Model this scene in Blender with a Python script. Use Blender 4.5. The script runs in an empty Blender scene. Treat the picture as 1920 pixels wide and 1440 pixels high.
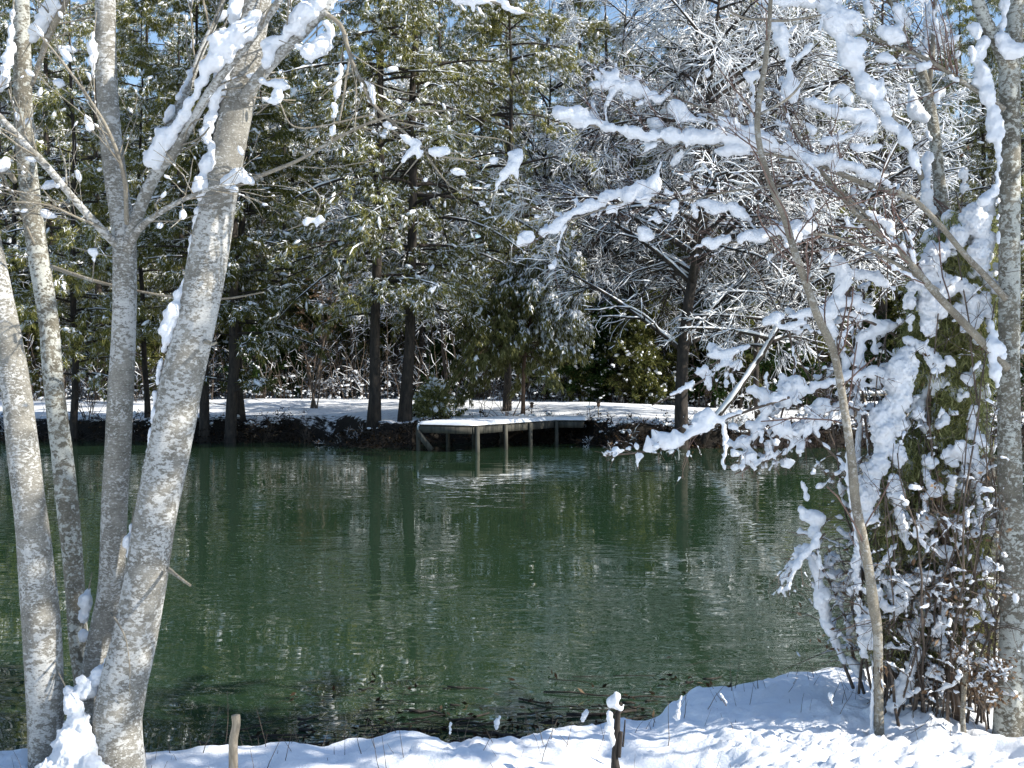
import bpy, math
import numpy as np
from mathutils import Vector

scene = bpy.context.scene
R = math.radians
# ------------------------------------------------------------------ camera
FPX = 2318.0
CAM = np.array([0.0, 0.0, 1.92])
PITCH = math.atan(20 / FPX)
cam_d = bpy.data.cameras.new("camera")
cam = bpy.data.objects.new("camera", cam_d)
scene.collection.objects.link(cam)
scene.camera = cam
cam.location = CAM
cam.rotation_euler = (R(90) - PITCH, 0, 0)
cam_d.sensor_width = 36
cam_d.lens = FPX / 1920 * 36
cam_d.clip_start = 0.05
cam_d.clip_end = 2000
# ------------------------------------------------------------------ light
SUN_EL, SUN_AZ = 35.0, -16.0          # SUN_AZ: degrees ahead (+Y) of straight right (+X)
world = bpy.data.worlds.new("World")
scene.world = world
world.use_nodes = True
nt = world.node_tree
bg = nt.nodes["Background"]
sky = nt.nodes.new("ShaderNodeTexSky")
sky.sky_type = 'NISHITA'
sky.sun_disc = False
sky.sun_elevation = R(SUN_EL)
sky.sun_rotation = R(90 - SUN_AZ)
sky.air_density = 1.0
sky.dust_density = 0.3
sky.ozone_density = 2.0
nt.links.new(sky.outputs[0], bg.inputs[0])
bg.inputs[1].default_value = 0.125
sun_d = bpy.data.lights.new("sun", 'SUN')
sun_d.energy = 5.0
sun_d.angle = R(0.5)
sun_d.color = (1.0, 0.93, 0.82)
sun = bpy.data.objects.new("sun", sun_d)
scene.collection.objects.link(sun)
sdir = Vector((math.cos(R(SUN_EL)) * math.cos(R(SUN_AZ)), math.cos(R(SUN_EL)) * math.sin(R(SUN_AZ)), math.sin(R(SUN_EL))))
sun.rotation_euler = sdir.to_track_quat('Z', 'Y').to_euler()
sun.location = (30, 10, 30)
scene.view_settings.view_transform = 'Standard'
scene.view_settings.look = 'None'
scene.view_settings.exposure = 0.68
scene.view_settings.gamma = 1
scene.cycles.max_bounces = 6
scene.cycles.diffuse_bounces = 3
scene.cycles.glossy_bounces = 3
scene.cycles.transparent_max_bounces = 4

# ------------------------------------------------------------------ helpers
def P(px, py, d):
    """a pixel of the 1920x1440 photo -> the point at distance d (metres along Y)"""
    X = (px - 960) / FPX
    v = (720 - py) / FPX
    dy = math.cos(PITCH) + v * math.sin(PITCH)
    dz = -math.sin(PITCH) + v * math.cos(PITCH)
    s = d / dy
    return np.array([X * s, d, CAM[2] + dz * s])

def px2x(px, d):
    return (px - 960) / FPX * d

def px2z(py, d):
    return P(960, py, d)[2]

class G:
    def __init__(s):
        s.v, s.q, s.t, s.n = [], [], [], 0
    def add(s, v, q=None, t=None):
        v = np.asarray(v, dtype=np.float32).reshape(-1, 3)
        if q is not None and len(q): s.q.append(np.asarray(q, dtype=np.int32).reshape(-1, 4) + s.n)
        if t is not None and len(t): s.t.append(np.asarray(t, dtype=np.int32).reshape(-1, 3) + s.n)
        s.v.append(v); s.n += len(v)
        return s
    def mesh(s, name, mat, smooth=True, origin=(0, 0, 0)):
        V = np.concatenate(s.v) - np.asarray(origin, dtype=np.float32) if s.v else np.zeros((0, 3), np.float32)
        Q = np.concatenate(s.q) if s.q else np.zeros((0, 4), np.int32)
        T = np.concatenate(s.t) if s.t else np.zeros((0, 3), np.int32)
        me = bpy.data.meshes.new(name)
        me.vertices.add(len(V)); me.vertices.foreach_set("co", V.astype(np.float32).ravel())
        me.loops.add(Q.size + T.size)
        me.loops.foreach_set("vertex_index", np.concatenate([Q.ravel(), T.ravel()]).astype(np.int32))
        me.polygons.add(len(Q) + len(T))
        me.polygons.foreach_set("loop_start", np.concatenate([np.arange(len(Q)) * 4, Q.size + np.arange(len(T)) * 3]).astype(np.int32))
        me.update(calc_edges=True)
        if smooth: me.polygons.foreach_set("use_smooth", np.ones(len(me.polygons), dtype=bool))
        me.materials.append(mat)
        me.validate()
        return me

COL = scene.collection
def link(name, data, parent=None, loc=None):
    o = bpy.data.objects.new(name, data)
    COL.objects.link(o)
    if parent: o.parent = parent
    if loc is not None: o.location = loc
    return o

def tag(o, label=None, cat=None, group=None, kind=None):
    if label: o["label"] = label
    if cat: o["category"] = cat
    if group: o["group"] = group
    if kind: o["kind"] = kind
    return o

def thing(name, label, cat, loc=(0, 0, 0), group=None):
    return tag(link(name, None, loc=tuple(float(c) for c in loc)), label, cat, group)

def part(name, g, mat, parent, smooth=True, label=None):
    """g holds world-space points; the part's mesh is stored relative to its thing"""
    o = link(name, g.mesh(name, mat, smooth, origin=tuple(parent.location)), parent)
    if name in ("snow", "twigs", "stems", "foliage", "crown", "dead_leaves"): o["kind"] = "stuff"
    if label: o["label"] = label
    return o

def copy_thing(root, loc, rotz, s=1.0, label=None, group=None):
    r = root.copy(); COL.objects.link(r)
    r.location = loc; r.rotation_euler = (0, 0, rotz); r.scale = (s, s, s)
    if label: r["label"] = label
    if group: r["group"] = group
    for ch in root.children:
        c = ch.copy(); COL.objects.link(c); c.parent = r
    return r

def norm(a):
    return a / np.maximum(np.linalg.norm(a, axis=-1, keepdims=True), 1e-9)

def tubes(g, Pts, Rad, m=5, cap=True, rough=0.0, rng=None):
    """Pts (N,K,3), Rad (N,K) -> N tubes"""
    Pts = np.asarray(Pts, float); Rad = np.asarray(Rad, float)
    if Pts.ndim == 2: Pts = Pts[None]; Rad = Rad[None]
    N, K, _ = Pts.shape
    if N == 0: return g
    T = np.empty_like(Pts)
    T[:, 1:-1] = Pts[:, 2:] - Pts[:, :-2]; T[:, 0] = Pts[:, 1] - Pts[:, 0]; T[:, -1] = Pts[:, -1] - Pts[:, -2]
    T = norm(T)
    mean = norm(Pts[:, -1] - Pts[:, 0])
    ref = np.where(np.abs(mean[:, 2:3]) > 0.8, np.array([[1.0, 0, 0]]), np.array([[0, 0, 1.0]]))[:, None, :]
    A = norm(np.cross(T, np.broadcast_to(ref, T.shape))); B = np.cross(T, A)
    th = np.arange(m) / m * 2 * np.pi
    c, s_ = np.cos(th), np.sin(th)
    rr = Rad[..., None] * np.ones(m)
    if rough and rng is not None:
        rr = rr * (1 + rough * rng.normal(0, 1, rr.shape))
    V = Pts[:, :, None, :] + rr[..., None] * (c[None, None, :, None] * A[:, :, None, :] + s_[None, None, :, None] * B[:, :, None, :])
    idx = np.arange(N * K * m).reshape(N, K, m)
    a = idx[:, :-1, :]; b = np.roll(a, -1, 2); d = idx[:, 1:, :]; c2 = np.roll(d, -1, 2)
    Q = np.stack([a, b, c2, d], -1).reshape(-1, 4)
    tri = []
    if cap:
        e = idx[:, -1, :]
        for k in range(1, m - 1): tri.append(np.stack([e[:, 0], e[:, k], e[:, k + 1]], -1))
        e = idx[:, 0, :]
        for k in range(1, m - 1): tri.append(np.stack([e[:, 0], e[:, k + 1], e[:, k]], -1))
        tri = np.concatenate(tri)
    g.add(V.reshape(-1, 3), Q, tri)
    return g

def spline(pts, n):
    """Catmull-Rom through rows of pts (any number of columns), n samples"""
    p = np.asarray(pts, float)
    if len(p) == 2:
        t = np.linspace(0, 1, n)[:, None]; return p[0] * (1 - t) + p[1] * t
    q = np.vstack([2 * p[0] - p[1], p, 2 * p[-1] - p[-2]])
    L = np.concatenate([[0], np.cumsum(np.maximum(np.linalg.norm(np.diff(p[:, :2], axis=0), axis=1), 1e-6))])
    s = np.interp(np.linspace(0, L[-1], n), L, np.arange(len(p)))
    i = np.minimum(s.astype(int), len(p) - 2); t = (s - i)[:, None]
    a, b, c, d = q[i], q[i + 1], q[i + 2], q[i + 3]
    return 0.5 * ((2 * b) + (-a + c) * t + (2 * a - 5 * b + 4 * c - d) * t ** 2 + (-a + 3 * b - 3 * c + d) * t ** 3)

# icosphere templates
def ico(sub):
    import bmesh
    bm = bmesh.new(); bmesh.ops.create_icosphere(bm, subdivisions=sub, radius=1)
    v = np.array([x.co[:] for x in bm.verts]); f = np.array([[w.index for w in x.verts] for x in bm.faces]); bm.free()
    return v, f
ICO1, ICO2 = ico(1), ico(2)

def blobs(g, C, D, S, rng, tmpl=ICO1, jit=0.15):
    """ellipsoids at C (N,3), long axis D (N,3), half sizes S (N,3) = along, across, up"""
    C = np.asarray(C, float); D = norm(np.asarray(D, float)); S = np.asarray(S, float)
    if len(C) == 0: return g
    tv, tf = tmpl
    N, M = len(C), len(tv)
    up = np.where(np.abs(D[:, 2:3]) > 0.95, np.array([[1.0, 0, 0]]), np.array([[0, 0, 1.0]]))
    A = norm(np.cross(up, D)); U = np.cross(D, A)
    v = tv[None] * (1 + jit * rng.normal(0, 1, (N, M, 1)))
    W = C[:, None] + v[..., 0:1] * S[:, None, 0:1] * D[:, None] + v[..., 1:2] * S[:, None, 1:2] * A[:, None] + v[..., 2:3] * S[:, None, 2:3] * U[:, None]
    T = (tf[None] + (np.arange(N) * M)[:, None, None]).reshape(-1, 3)
    g.add(W.reshape(-1, 3), None, T)
    return g

def kids(Pts, Rad, c, t0, t1, length, ang, rng, K=5, rr=0.5, droop=0.0, flat=0.0, wob=0.12, lenfall=0.5, up=0.0):
    """c side shoots on each polyline"""
    N, KK, _ = Pts.shape
    if N == 0: return np.zeros((0, K, 3)), np.zeros((0, K))
    pi = np.repeat(np.arange(N), c)
    t = rng.uniform(t0, t1, len(pi))
    s = t * (KK - 1); i = np.minimum(s.astype(int), KK - 2); f = (s - i)[:, None]
    p0 = Pts[pi, i] * (1 - f) + Pts[pi, i + 1] * f
    r0 = Rad[pi, i] * (1 - f[:, 0]) + Rad[pi, i + 1] * f[:, 0]
    T = norm(Pts[pi, i + 1] - Pts[pi, i])
    rnd = rng.normal(0, 1, T.shape); rnd[:, 2] *= (1 - flat)
    perp = norm(np.cross(T, rnd) if flat == 0 else rnd - T * (rnd * T).sum(1, keepdims=True))
    a = R(1) * (ang + rng.normal(0, 10, len(pi)))[:, None]
    d = norm(T * np.cos(a) + perp * np.sin(a) + np.array([0, 0, up]))
    plen = np.linalg.norm(np.diff(Pts, axis=1), axis=2).sum(1)[pi]
    L = (length * plen if length < 0 else length) * np.ones(len(pi))
    L = np.abs(L) * (1 - lenfall * t) * rng.uniform(0.6, 1.25, len(pi))
    out = np.empty((len(pi), K, 3)); out[:, 0] = p0
    for k in range(1, K):
        d = norm(d + rng.normal(0, wob, d.shape) + np.array([0, 0, -droop / K]))
        out[:, k] = out[:, k - 1] + d * (L / (K - 1))[:, None]
    rad = (r0 * rr)[:, None] * np.linspace(1, 0.45, K)[None]
    return out, rad

# ------------------------------------------------------------------ materials
def mat(name):
    m = bpy.data.materials.new(name); m.use_nodes = True
    n = m.node_tree
    return m, n, n.nodes, n.nodes["Principled BSDF"]

def ramp(nodes, stops, interp='LINEAR'):
    r = nodes.new("ShaderNodeValToRGB"); e = r.color_ramp.elements
    r.color_ramp.interpolation = interp
    while len(e) < len(stops): e.new(0.5)
    for k, (p, c) in enumerate(stops):
        e[k].position = p; e[k].color = (*c, 1) if len(c) == 3 else c
    return r

def noise(nodes, links, vec, scale, detail=4, rough=0.5, dist=0.0):
    n = nodes.new("ShaderNodeTexNoise")
    n.inputs["Scale"].default_value = scale; n.inputs["Detail"].default_value = detail
    n.inputs["Roughness"].default_value = rough; n.inputs["Distortion"].default_value = dist
    if vec is not None: links.new(vec, n.inputs["Vector"])
    return n

def coords(nodes, links, scale=(1, 1, 1), kind="Object"):
    tc = nodes.new("ShaderNodeTexCoord"); mp = nodes.new("ShaderNodeMapping")
    mp.inputs["Scale"].default_value = scale
    links.new(tc.outputs[kind], mp.inputs[0])
    return mp.outputs[0]

def bump(nodes, links, h, bsdf, strength, dist):
    b = nodes.new("ShaderNodeBump"); b.inputs["Strength"].default_value = strength; b.inputs["Distance"].default_value = dist
    links.new(h, b.inputs["Height"]); links.new(b.outputs[0], bsdf.inputs["Normal"])
    return b

def m_snow(name, bumpy=0.016, scale=26):
    m, n, N, b = mat(name); L = n.links
    v = coords(N, L)
    a = noise(N, L, v, scale, 9, 0.78)
    b.inputs["Base Color"].default_value = (0.86, 0.89, 0.93, 1)
    b.inputs["Roughness"].default_value = 0.75
    b.inputs["Specular IOR Level"].default_value = 0.25
    bump(N, L, a.outputs[0], b, 0.9, bumpy)
    return m
SNOW = m_snow("snow_material")
SNOW_FAR = m_snow("distant_snow_material", 0.004, 20)

def m_lichen(name, base1, base2, pale, sc=30.0, zs=1.9, thr=0.5, amount=0.06):
    m, n, N, b = mat(name); L = n.links
    v = coords(N, L, (1, 1, zs))
    def math_(op, a, b_=None, c=None):
        x = N.new("ShaderNodeMath"); x.operation = op
        for k, q in enumerate((a, b_, c)):
            if q is None: continue
            if isinstance(q, (int, float)): x.inputs[k].default_value = q
            else: L.new(q, x.inputs[k])
        return x.outputs[0]
    def mixc(f, a, b_, mode='MIX'):
        x = N.new("ShaderNodeMix"); x.data_type = 'RGBA'; x.blend_type = mode
        for k, q in ((0, f), (6, a), (7, b_)):
            if isinstance(q, (int, float)): x.inputs[k].default_value = q
            elif isinstance(q, tuple): x.inputs[k].default_value = (*q, 1)
            else: L.new(q, x.inputs[k])
        return x.outputs[2]
    big = noise(N, L, coords(N, L, (1, 1, 0.6)), 5.5, 3, 0.6)
    mid = noise(N, L, v, sc * 0.30, 3, 0.6, 0.3)
    pat = noise(N, L, v, sc, 5, 0.62, 0.35)
    small = noise(N, L, v, sc * 2.6, 4, 0.65, 0.2)
    fine = noise(N, L, v, sc * 7, 3, 0.7)
    r2 = ramp(N, [(0.35, base1), (0.65, base2)]); L.new(mid.outputs[0], r2.inputs[0])
    shift = math_('MULTIPLY_ADD', big.outputs[0], -0.62, 0.31)
    pat2 = noise(N, L, v, sc * 1.9, 4, 0.6, 0.3)
    bm2 = ramp(N, [(0.42, (0, 0, 0)), (0.6, (1, 1, 1))]); L.new(noise(N, L, coords(N, L, (1, 1, 0.7)), 4.0, 2, 0.5).outputs[0], bm2.inputs[0])
    patv = math_('ADD', math_('MULTIPLY', pat.outputs[0], math_('SUBTRACT', 1.0, bm2.outputs[0])), math_('MULTIPLY', pat2.outputs[0], bm2.outputs[0]))
    len_ = noise(N, L, coords(N, L, (1, 1, 9)), 22, 2, 0.5)
    rl = ramp(N, [(0.64, (0, 0, 0)), (0.70, (1, 1, 1))]); L.new(len_.outputs[0], rl.inputs[0])
    r1 = ramp(N, [(thr - 0.01, (0, 0, 0)), (thr + 0.04, (1, 1, 1))]); L.new(math_('ADD', patv, shift), r1.inputs[0])
    rs = ramp(N, [(0.56, (0, 0, 0)), (0.61, (1, 1, 1))]); L.new(small.outputs[0], rs.inputs[0])
    rd = ramp(N, [(0.33, (1, 1, 1)), (0.40, (0, 0, 0))]); L.new(small.outputs[0], rd.inputs[0])
    patch = math_('MAXIMUM', r1.outputs[0], math_('MULTIPLY', rs.outputs[0], 0.5))
    rp = ramp(N, [(0.3, tuple(c * 0.72 for c in pale)), (0.7, pale)]); L.new(small.outputs[0], rp.inputs[0])
    col = mixc(patch, r2.outputs[0], rp.outputs[0])
    col = mixc(math_('MULTIPLY', rd.outputs[0], 0.6), col, tuple(c * 0.5 for c in base1))
    col = mixc(math_('MULTIPLY', rl.outputs[0], 0.5), col, tuple(c * 0.6 for c in base1))
    r3 = ramp(N, [(0.3, (0.68, 0.68, 0.67)), (0.7, (1.1, 1.1, 1.1))]); L.new(fine.outputs[0], r3.inputs[0])
    col = mixc(1.0, col, r3.outputs[0], 'MULTIPLY')
    L.new(col, b.inputs["Base Color"])
    b.inputs["Roughness"].default_value = 0.85
    h = math_('ADD', math_('MULTIPLY', patch, 0.3), math_('MULTIPLY', fine.outputs[0], 0.8))
    h = math_('ADD', h, math_('MULTIPLY', mid.outputs[0], 1.2))
    bump(N, L, h, b, 0.8, 0.004)
    return m
BARK_PALE = m_lichen("lichen_bark", (0.165, 0.155, 0.13), (0.31, 0.295, 0.255), (0.62, 0.62, 0.595), 36, 1.7, 0.51)
BARK_MOTTLED = m_lichen("mottled_bark", (0.11, 0.10, 0.075), (0.22, 0.20, 0.155), (0.54, 0.55, 0.50), 30, 1.4, 0.50)
BARK_TWIG = m_lichen("branch_bark", (0.19, 0.165, 0.125), (0.31, 0.275, 0.21), (0.48, 0.46, 0.41), 45, 1.0, 0.56)

def m_bark(name, c1, c2, sc=14, zs=0.25, strength=0.8, dist=0.02):
    m, n, N, b = mat(name); L = n.links
    v = coords(N, L, (1, 1, zs))
    a = noise(N, L, v, sc, 5, 0.65, 0.4)
    r = ramp(N, [(0.36, c1), (0.66, c2)]); L.new(a.outputs[0], r.inputs[0]); L.new(r.outputs[0], b.inputs["Base Color"])
    b.inputs["Roughness"].default_value = 0.9
    bump(N, L, a.outputs[0], b, strength, dist)
    return m
BARK_DARK = m_bark("dark_bark", (0.012, 0.010, 0.008), (0.055, 0.043, 0.034))
BARK_RED = m_bark("reddish_bark", (0.06, 0.035, 0.022), (0.24, 0.15, 0.10), 25)
BARK_SHAG = m_bark("shaggy_bark", (0.05, 0.03, 0.02), (0.20, 0.13, 0.085), 60, 0.2, 1.0, 0.01)
TWIG = m_bark("twig_bark", (0.06, 0.045, 0.035), (0.17, 0.13, 0.10), 20, 0.6)
TWIG_RED = m_bark("reddish_twig_bark", (0.10, 0.055, 0.045), (0.22, 0.15, 0.12), 20, 0.6)
WOOD_OLD = m_bark("weathered_wood", (0.03, 0.03, 0.025), (0.10, 0.095, 0.075), 12, 0.15, 0.5, 0.01)
WOOD_PALE = m_bark("pale_wood", (0.20, 0.16, 0.11), (0.42, 0.35, 0.26), 60, 0.3, 0.5, 0.004)

def m_leaf(name, stops, trans=0.35):
    m, n, N, b = mat(name); L = n.links
    geo = N.new("ShaderNodeNewGeometry")
    oi = N.new("ShaderNodeObjectInfo")
    r = ramp(N, stops); L.new(geo.outputs["Random Per Island"], r.inputs[0])
    hs = N.new("ShaderNodeHueSaturation"); L.new(r.outputs[0], hs.inputs["Color"])
    mr = N.new("ShaderNodeMapRange"); mr.inputs[3].default_value = 0.7; mr.inputs[4].default_value = 1.25
    L.new(oi.outputs["Random"], mr.inputs[0]); L.new(mr.outputs[0], hs.inputs["Value"])
    d = N.new("ShaderNodeBsdfDiffuse"); t = N.new("ShaderNodeBsdfTranslucent"); mx = N.new("ShaderNodeMixShader")
    L.new(hs.outputs[0], d.inputs[0]); L.new(hs.outputs[0], t.inputs[0]); mx.inputs[0].default_value = trans
    L.new(d.outputs[0], mx.inputs[1]); L.new(t.outputs[0], mx.inputs[2])
    L.new(mx.outputs[0], N["Material Output"].inputs["Surface"])
    return m
NEEDLE = m_leaf("pine_needles", [(0, (0.07, 0.09, 0.03)), (0.5, (0.22, 0.225, 0.07)), (1, (0.48, 0.45, 0.18))], 0.5)
NEEDLE_DK = m_leaf("dark_needles", [(0, (0.05, 0.07, 0.028)), (0.55, (0.14, 0.155, 0.05)), (1, (0.34, 0.33, 0.12))], 0.5)
CEDAR = m_leaf("cedar_foliage", [(0, (0.10, 0.12, 0.05)), (0.5, (0.27, 0.28, 0.11)), (1, (0.50, 0.49, 0.24))], 0.5)
DRY = m_leaf("dry_leaves", [(0, (0.10, 0.06, 0.035)), (0.6, (0.20, 0.13, 0.08)), (1, (0.36, 0.26, 0.17))])
HOLLY = m_leaf("glossy_leaves", [(0, (0.015, 0.035, 0.012)), (0.6, (0.03, 0.06, 0.02)), (1, (0.07, 0.10, 0.03))])

def m_ground():
    m, n, N, b = mat("snowy_ground_material"); L = n.links
    geo = N.new("ShaderNodeNewGeometry")
    sep = N.new("ShaderNodeSeparateXYZ"); L.new(geo.outputs["Position"], sep.inputs[0])
    nn = noise(N, L, geo.outputs["Position"], 7, 5, 0.6)
    # height of snow line, jittered
    ma = N.new("ShaderNodeMath"); ma.operation = 'MULTIPLY_ADD'; L.new(nn.outputs[0], ma.inputs[0]); ma.inputs[1].default_value = 0.16; L.new(sep.outputs["Z"], ma.inputs[2])
    r = ramp(N, [(0.185, (0, 0, 0)), (0.20, (1, 1, 1))]); L.new(ma.outputs[0], r.inputs[0])
    # steep parts of the far bank are bare earth
    sn = N.new("ShaderNodeSeparateXYZ"); L.new(geo.outputs["True Normal"], sn.inputs[0])
    st = N.new("ShaderNodeMath"); st.operation = 'MULTIPLY_ADD'; L.new(nn.outputs[0], st.inputs[0]); st.inputs[1].default_value = 0.5; L.new(sn.outputs["Z"], st.inputs[2])
    far = N.new("ShaderNodeMath"); far.operation = 'LESS_THAN'; L.new(sep.outputs["Y"], far.inputs[0]); far.inputs[1].default_value = 20
    ad = N.new("ShaderNodeMath"); ad.operation = 'ADD'; L.new(st.outputs[0], ad.inputs[0]); L.new(far.outputs[0], ad.inputs[1])
    rs = ramp(N, [(0.9, (0, 0, 0)), (0.97, (1, 1, 1))]); 
    sc = N.new("ShaderNodeMath"); sc.operation = 'MULTIPLY'; sc.inputs[1].default_value = 0.8; L.new(ad.outputs[0], sc.inputs[0]); L.new(sc.outputs[0], rs.inputs[0])
    mu = N.new("ShaderNodeMath"); mu.operation = 'MULTIPLY'; L.new(r.outputs[0], mu.inputs[0]); L.new(rs.outputs[0], mu.inputs[1])
    mud = noise(N, L, geo.outputs["Position"], 22, 6, 0.7)
    rm = ramp(N, [(0.35, (0.006, 0.005, 0.004)), (0.6, (0.02, 0.016, 0.012)), (0.8, (0.07, 0.058, 0.042))]); L.new(mud.outputs[0], rm.inputs[0])
    mix = N.new("ShaderNodeMix"); mix.data_type = 'RGBA'
    L.new(mu.outputs[0], mix.inputs[0]); L.new(rm.outputs[0], mix.inputs[6]); mix.inputs[7].default_value = (0.87, 0.90, 0.94, 1)
    L.new(mix.outputs[2], b.inputs["Base Color"]); b.inputs["Roughness"].default_value = 0.8
    b.inputs["Specular IOR Level"].default_value = 0.2
    gn = noise(N, L, geo.outputs["Position"], 45, 6, 0.7)
    bump(N, L, gn.outputs[0], b, 0.8, 0.012)
    return m

def m_water():
    m, n, N, b = mat("pond_water_material"); L = n.links
    b.inputs["Base Color"].default_value = (0.022, 0.048, 0.025, 1)
    b.inputs["Roughness"].default_value = 0.015
    b.inputs["IOR"].default_value = 1.75
    b.inputs["Specular IOR Level"].default_value = 0.9
    geo = N.new("ShaderNodeNewGeometry")
    def mp(s):
        x = N.new("ShaderNodeMapping"); x.inputs["Scale"].default_value = s; L.new(geo.outputs["Position"], x.inputs[0]); return x.outputs[0]
    a = noise(N, L, mp((1.0, 1.7, 1)), 3.4, 0.6, 0.4, 0.8)
    c = noise(N, L, mp((1.0, 1.8, 1)), 1.1, 1, 0.4, 0.4)
    wv = N.new("ShaderNodeMath"); wv.operation = 'MULTIPLY_ADD'; L.new(c.outputs[0], wv.inputs[0]); wv.inputs[1].default_value = 2.0; L.new(a.outputs[0], wv.inputs[2])
    calm = noise(N, L, mp((0.5, 1.0, 1)), 0.35, 2, 0.5)
    rc = ramp(N, [(0.40, (0.22, 0.22, 0.22)), (0.60, (1.25, 1.25, 1.25))]); L.new(calm.outputs[0], rc.inputs[0])
    wm = N.new("ShaderNodeMath"); wm.operation = 'MULTIPLY'; L.new(wv.outputs[0], wm.inputs[0]); L.new(rc.outputs[0], wm.inputs[1])
    bump(N, L, wm.outputs[0], b, 1.0, 0.0035)
    return m
GROUND, WATER = m_ground(), m_water()

# ------------------------------------------------------------------ noise on arrays
_rs = np.random.RandomState(7)
_perm = _rs.rand(256, 256)
def vnoise(x, y, s):
    x = np.asarray(x) * s + 1000.3; y = np.asarray(y) * s + 1000.7
    xi = np.floor(x).astype(int); yi = np.floor(y).astype(int)
    fx = x - xi; fy = y - yi
    fx = fx * fx * (3 - 2 * fx); fy = fy * fy * (3 - 2 * fy)
    g = lambda a, b: _perm[a % 256, b % 256]
    return (g(xi, yi) * (1 - fx) + g(xi + 1, yi) * fx) * (1 - fy) + (g(xi, yi + 1) * (1 - fx) + g(xi + 1, yi + 1) * fx) * fy
def smooth(a, b, x):
    t = np.clip((x - a) / (b - a), 0, 1); return t * t * (3 - 2 * t)

# ------------------------------------------------------------------ ground
near_px = [(-900, 1400), (0, 1402), (190, 1400), (300, 1396), (430, 1386), (600, 1376), (740, 1366), (850, 1374), (920, 1366), (1100, 1352), (1170, 1338),
           (1235, 1325), (1275, 1300), (1335, 1284), (1450, 1266), (1580, 1254), (1800, 1240), (2300, 1235)]
NE = []
for a, b_ in near_px:
    zp = 0.30 + 0.08 * float(smooth(1180, 1330, a))
    d = (CAM[2] - zp) * FPX / (b_ - 700)
    NE.append((px2x(a, d), d))
NE = np.array([(-30, 5.4)] + NE + [(30, 7.6)])
far_px = [(-600, 822), (0, 824), (200, 824), (400, 828), (560, 826), (700, 838), (772, 837), (795, 831), (900, 829), (1080, 829), (1150, 838), (1300, 838), (1500, 838), (1700, 836), (2500, 832)]
FE = np.array([(px2x(a, 1.92 * FPX / (b_ - 700)), 1.92 * FPX / (b_ - 700)) for a, b_ in far_px])
FE = np.vstack([(-90, 37), FE, (90, 35)])
def ground_h(x, y):
    x = np.asarray(x, float); y = np.asarray(y, float)
    e = np.interp(x, NE[:, 0], NE[:, 1]) + 0.10 * (vnoise(x, y * 0, 3.0) - 0.5) + 0.05 * (vnoise(x, y * 0, 11.0) - 0.5)
    rt = smooth(0.6, 0.95, x)
    zs = 0.30 + 0.08 * rt
    zs = zs + 0.10 * (vnoise(x, y, 0.9) - 0.5) * smooth(0.2, 1.0, e - y) + 0.05 * (vnoise(x, y, 3.1) - 0.5)
    zs = zs + 0.028 * (vnoise(x, y, 9) - 0.5) + 0.018 * (vnoise(x, y, 21) - 0.5)
    # clumpy crumbs of snow
    cr = 0.18 + 0.9 * smooth(0.4, 0.75, vnoise(x + 5, y, 1.6))
    zs = zs + smooth(0.05, 0.3, e - y) * cr * 0.045 * np.maximum(vnoise(x, y, 19) - 0.5, 0) + (0.35 + 0.65 * smooth(0.0, 0.3, e - y)) * cr * 0.05 * np.maximum(vnoise(x, y, 37) - 0.5, 0)
    zs = zs - 0.05 * smooth(0.66, 0.8, vnoise(x + 31, y + 7, 2.6))
    for hx, hy, hr in ((-1.93, 5.15, 0.22), (2.14, 5.35, 0.20), (1.57, 5.3, 0.10), (-1.12, 4.95, 0.07), (0.42, 4.95, 0.09), (1.92, 5.25, 0.06)):
        zs = zs - 0.06 * np.exp(-((x - hx) ** 2 + (y - hy) ** 2) / hr ** 2)
    # little gully in front of the right bulge
    zs = zs - 0.09 * np.exp(-((y - (e - 0.45)) / 0.10) ** 2) * smooth(1.25, 1.6, x) * (1 - smooth(2.0, 2.4, x))
    t = y - e
    mb = smooth(-0.9, -0.2, x) * (1 - smooth(1.1, 1.6, x)) * (1 - smooth(1.9, 2.3, t))
    near = zs * (1 - smooth(-0.10, 0.10, t)) + (0.035 + 0.01 * mb - (0.12 - 0.06 * mb) * np.clip(t, 0, 50) + 0.05 * (vnoise(x, y, 4) - 0.5) + 0.03 * (vnoise(x, y, 12) - 0.5)) * smooth(-0.10, 0.10, t)
    near = np.maximum(near, -1.2)
    f = np.interp(x, FE[:, 0], FE[:, 1]) + 0.7 * (vnoise(x, y * 0 + 3, 0.7) - 0.5) + 0.3 * (vnoise(x, y * 0 + 9, 2.2) - 0.5)
    u = y - f
    zf = 0.62 + 0.33 * smooth(0.5, 11, u) * (1 - 1.1 * smooth(1.0, 11, x)) + 0.10 * (vnoise(x, y, 0.25) - 0.5) + 0.03 * (vnoise(x, y, 1.4) - 0.5)
    hill = np.clip(y - 50, 0, 200) * 0.065 * smooth(48, 62, y)
    bay = np.exp(-((x + 5.1) / 0.9) ** 2)
    far = -1.2 + (zf + 1.2) * smooth(-1.2, 0.75 + 2.4 * bay, u + 0.5 * (vnoise(x, y, 1.1) - 0.5)) + hill
    far = far + 0.12 * (vnoise(x, y, 2.1) - 0.5) * smooth(-0.5, 0.2, u) * (1 - smooth(0.8, 1.8, u))
    w = smooth(12, 20, y)
    return near * (1 - w) + far * w

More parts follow.
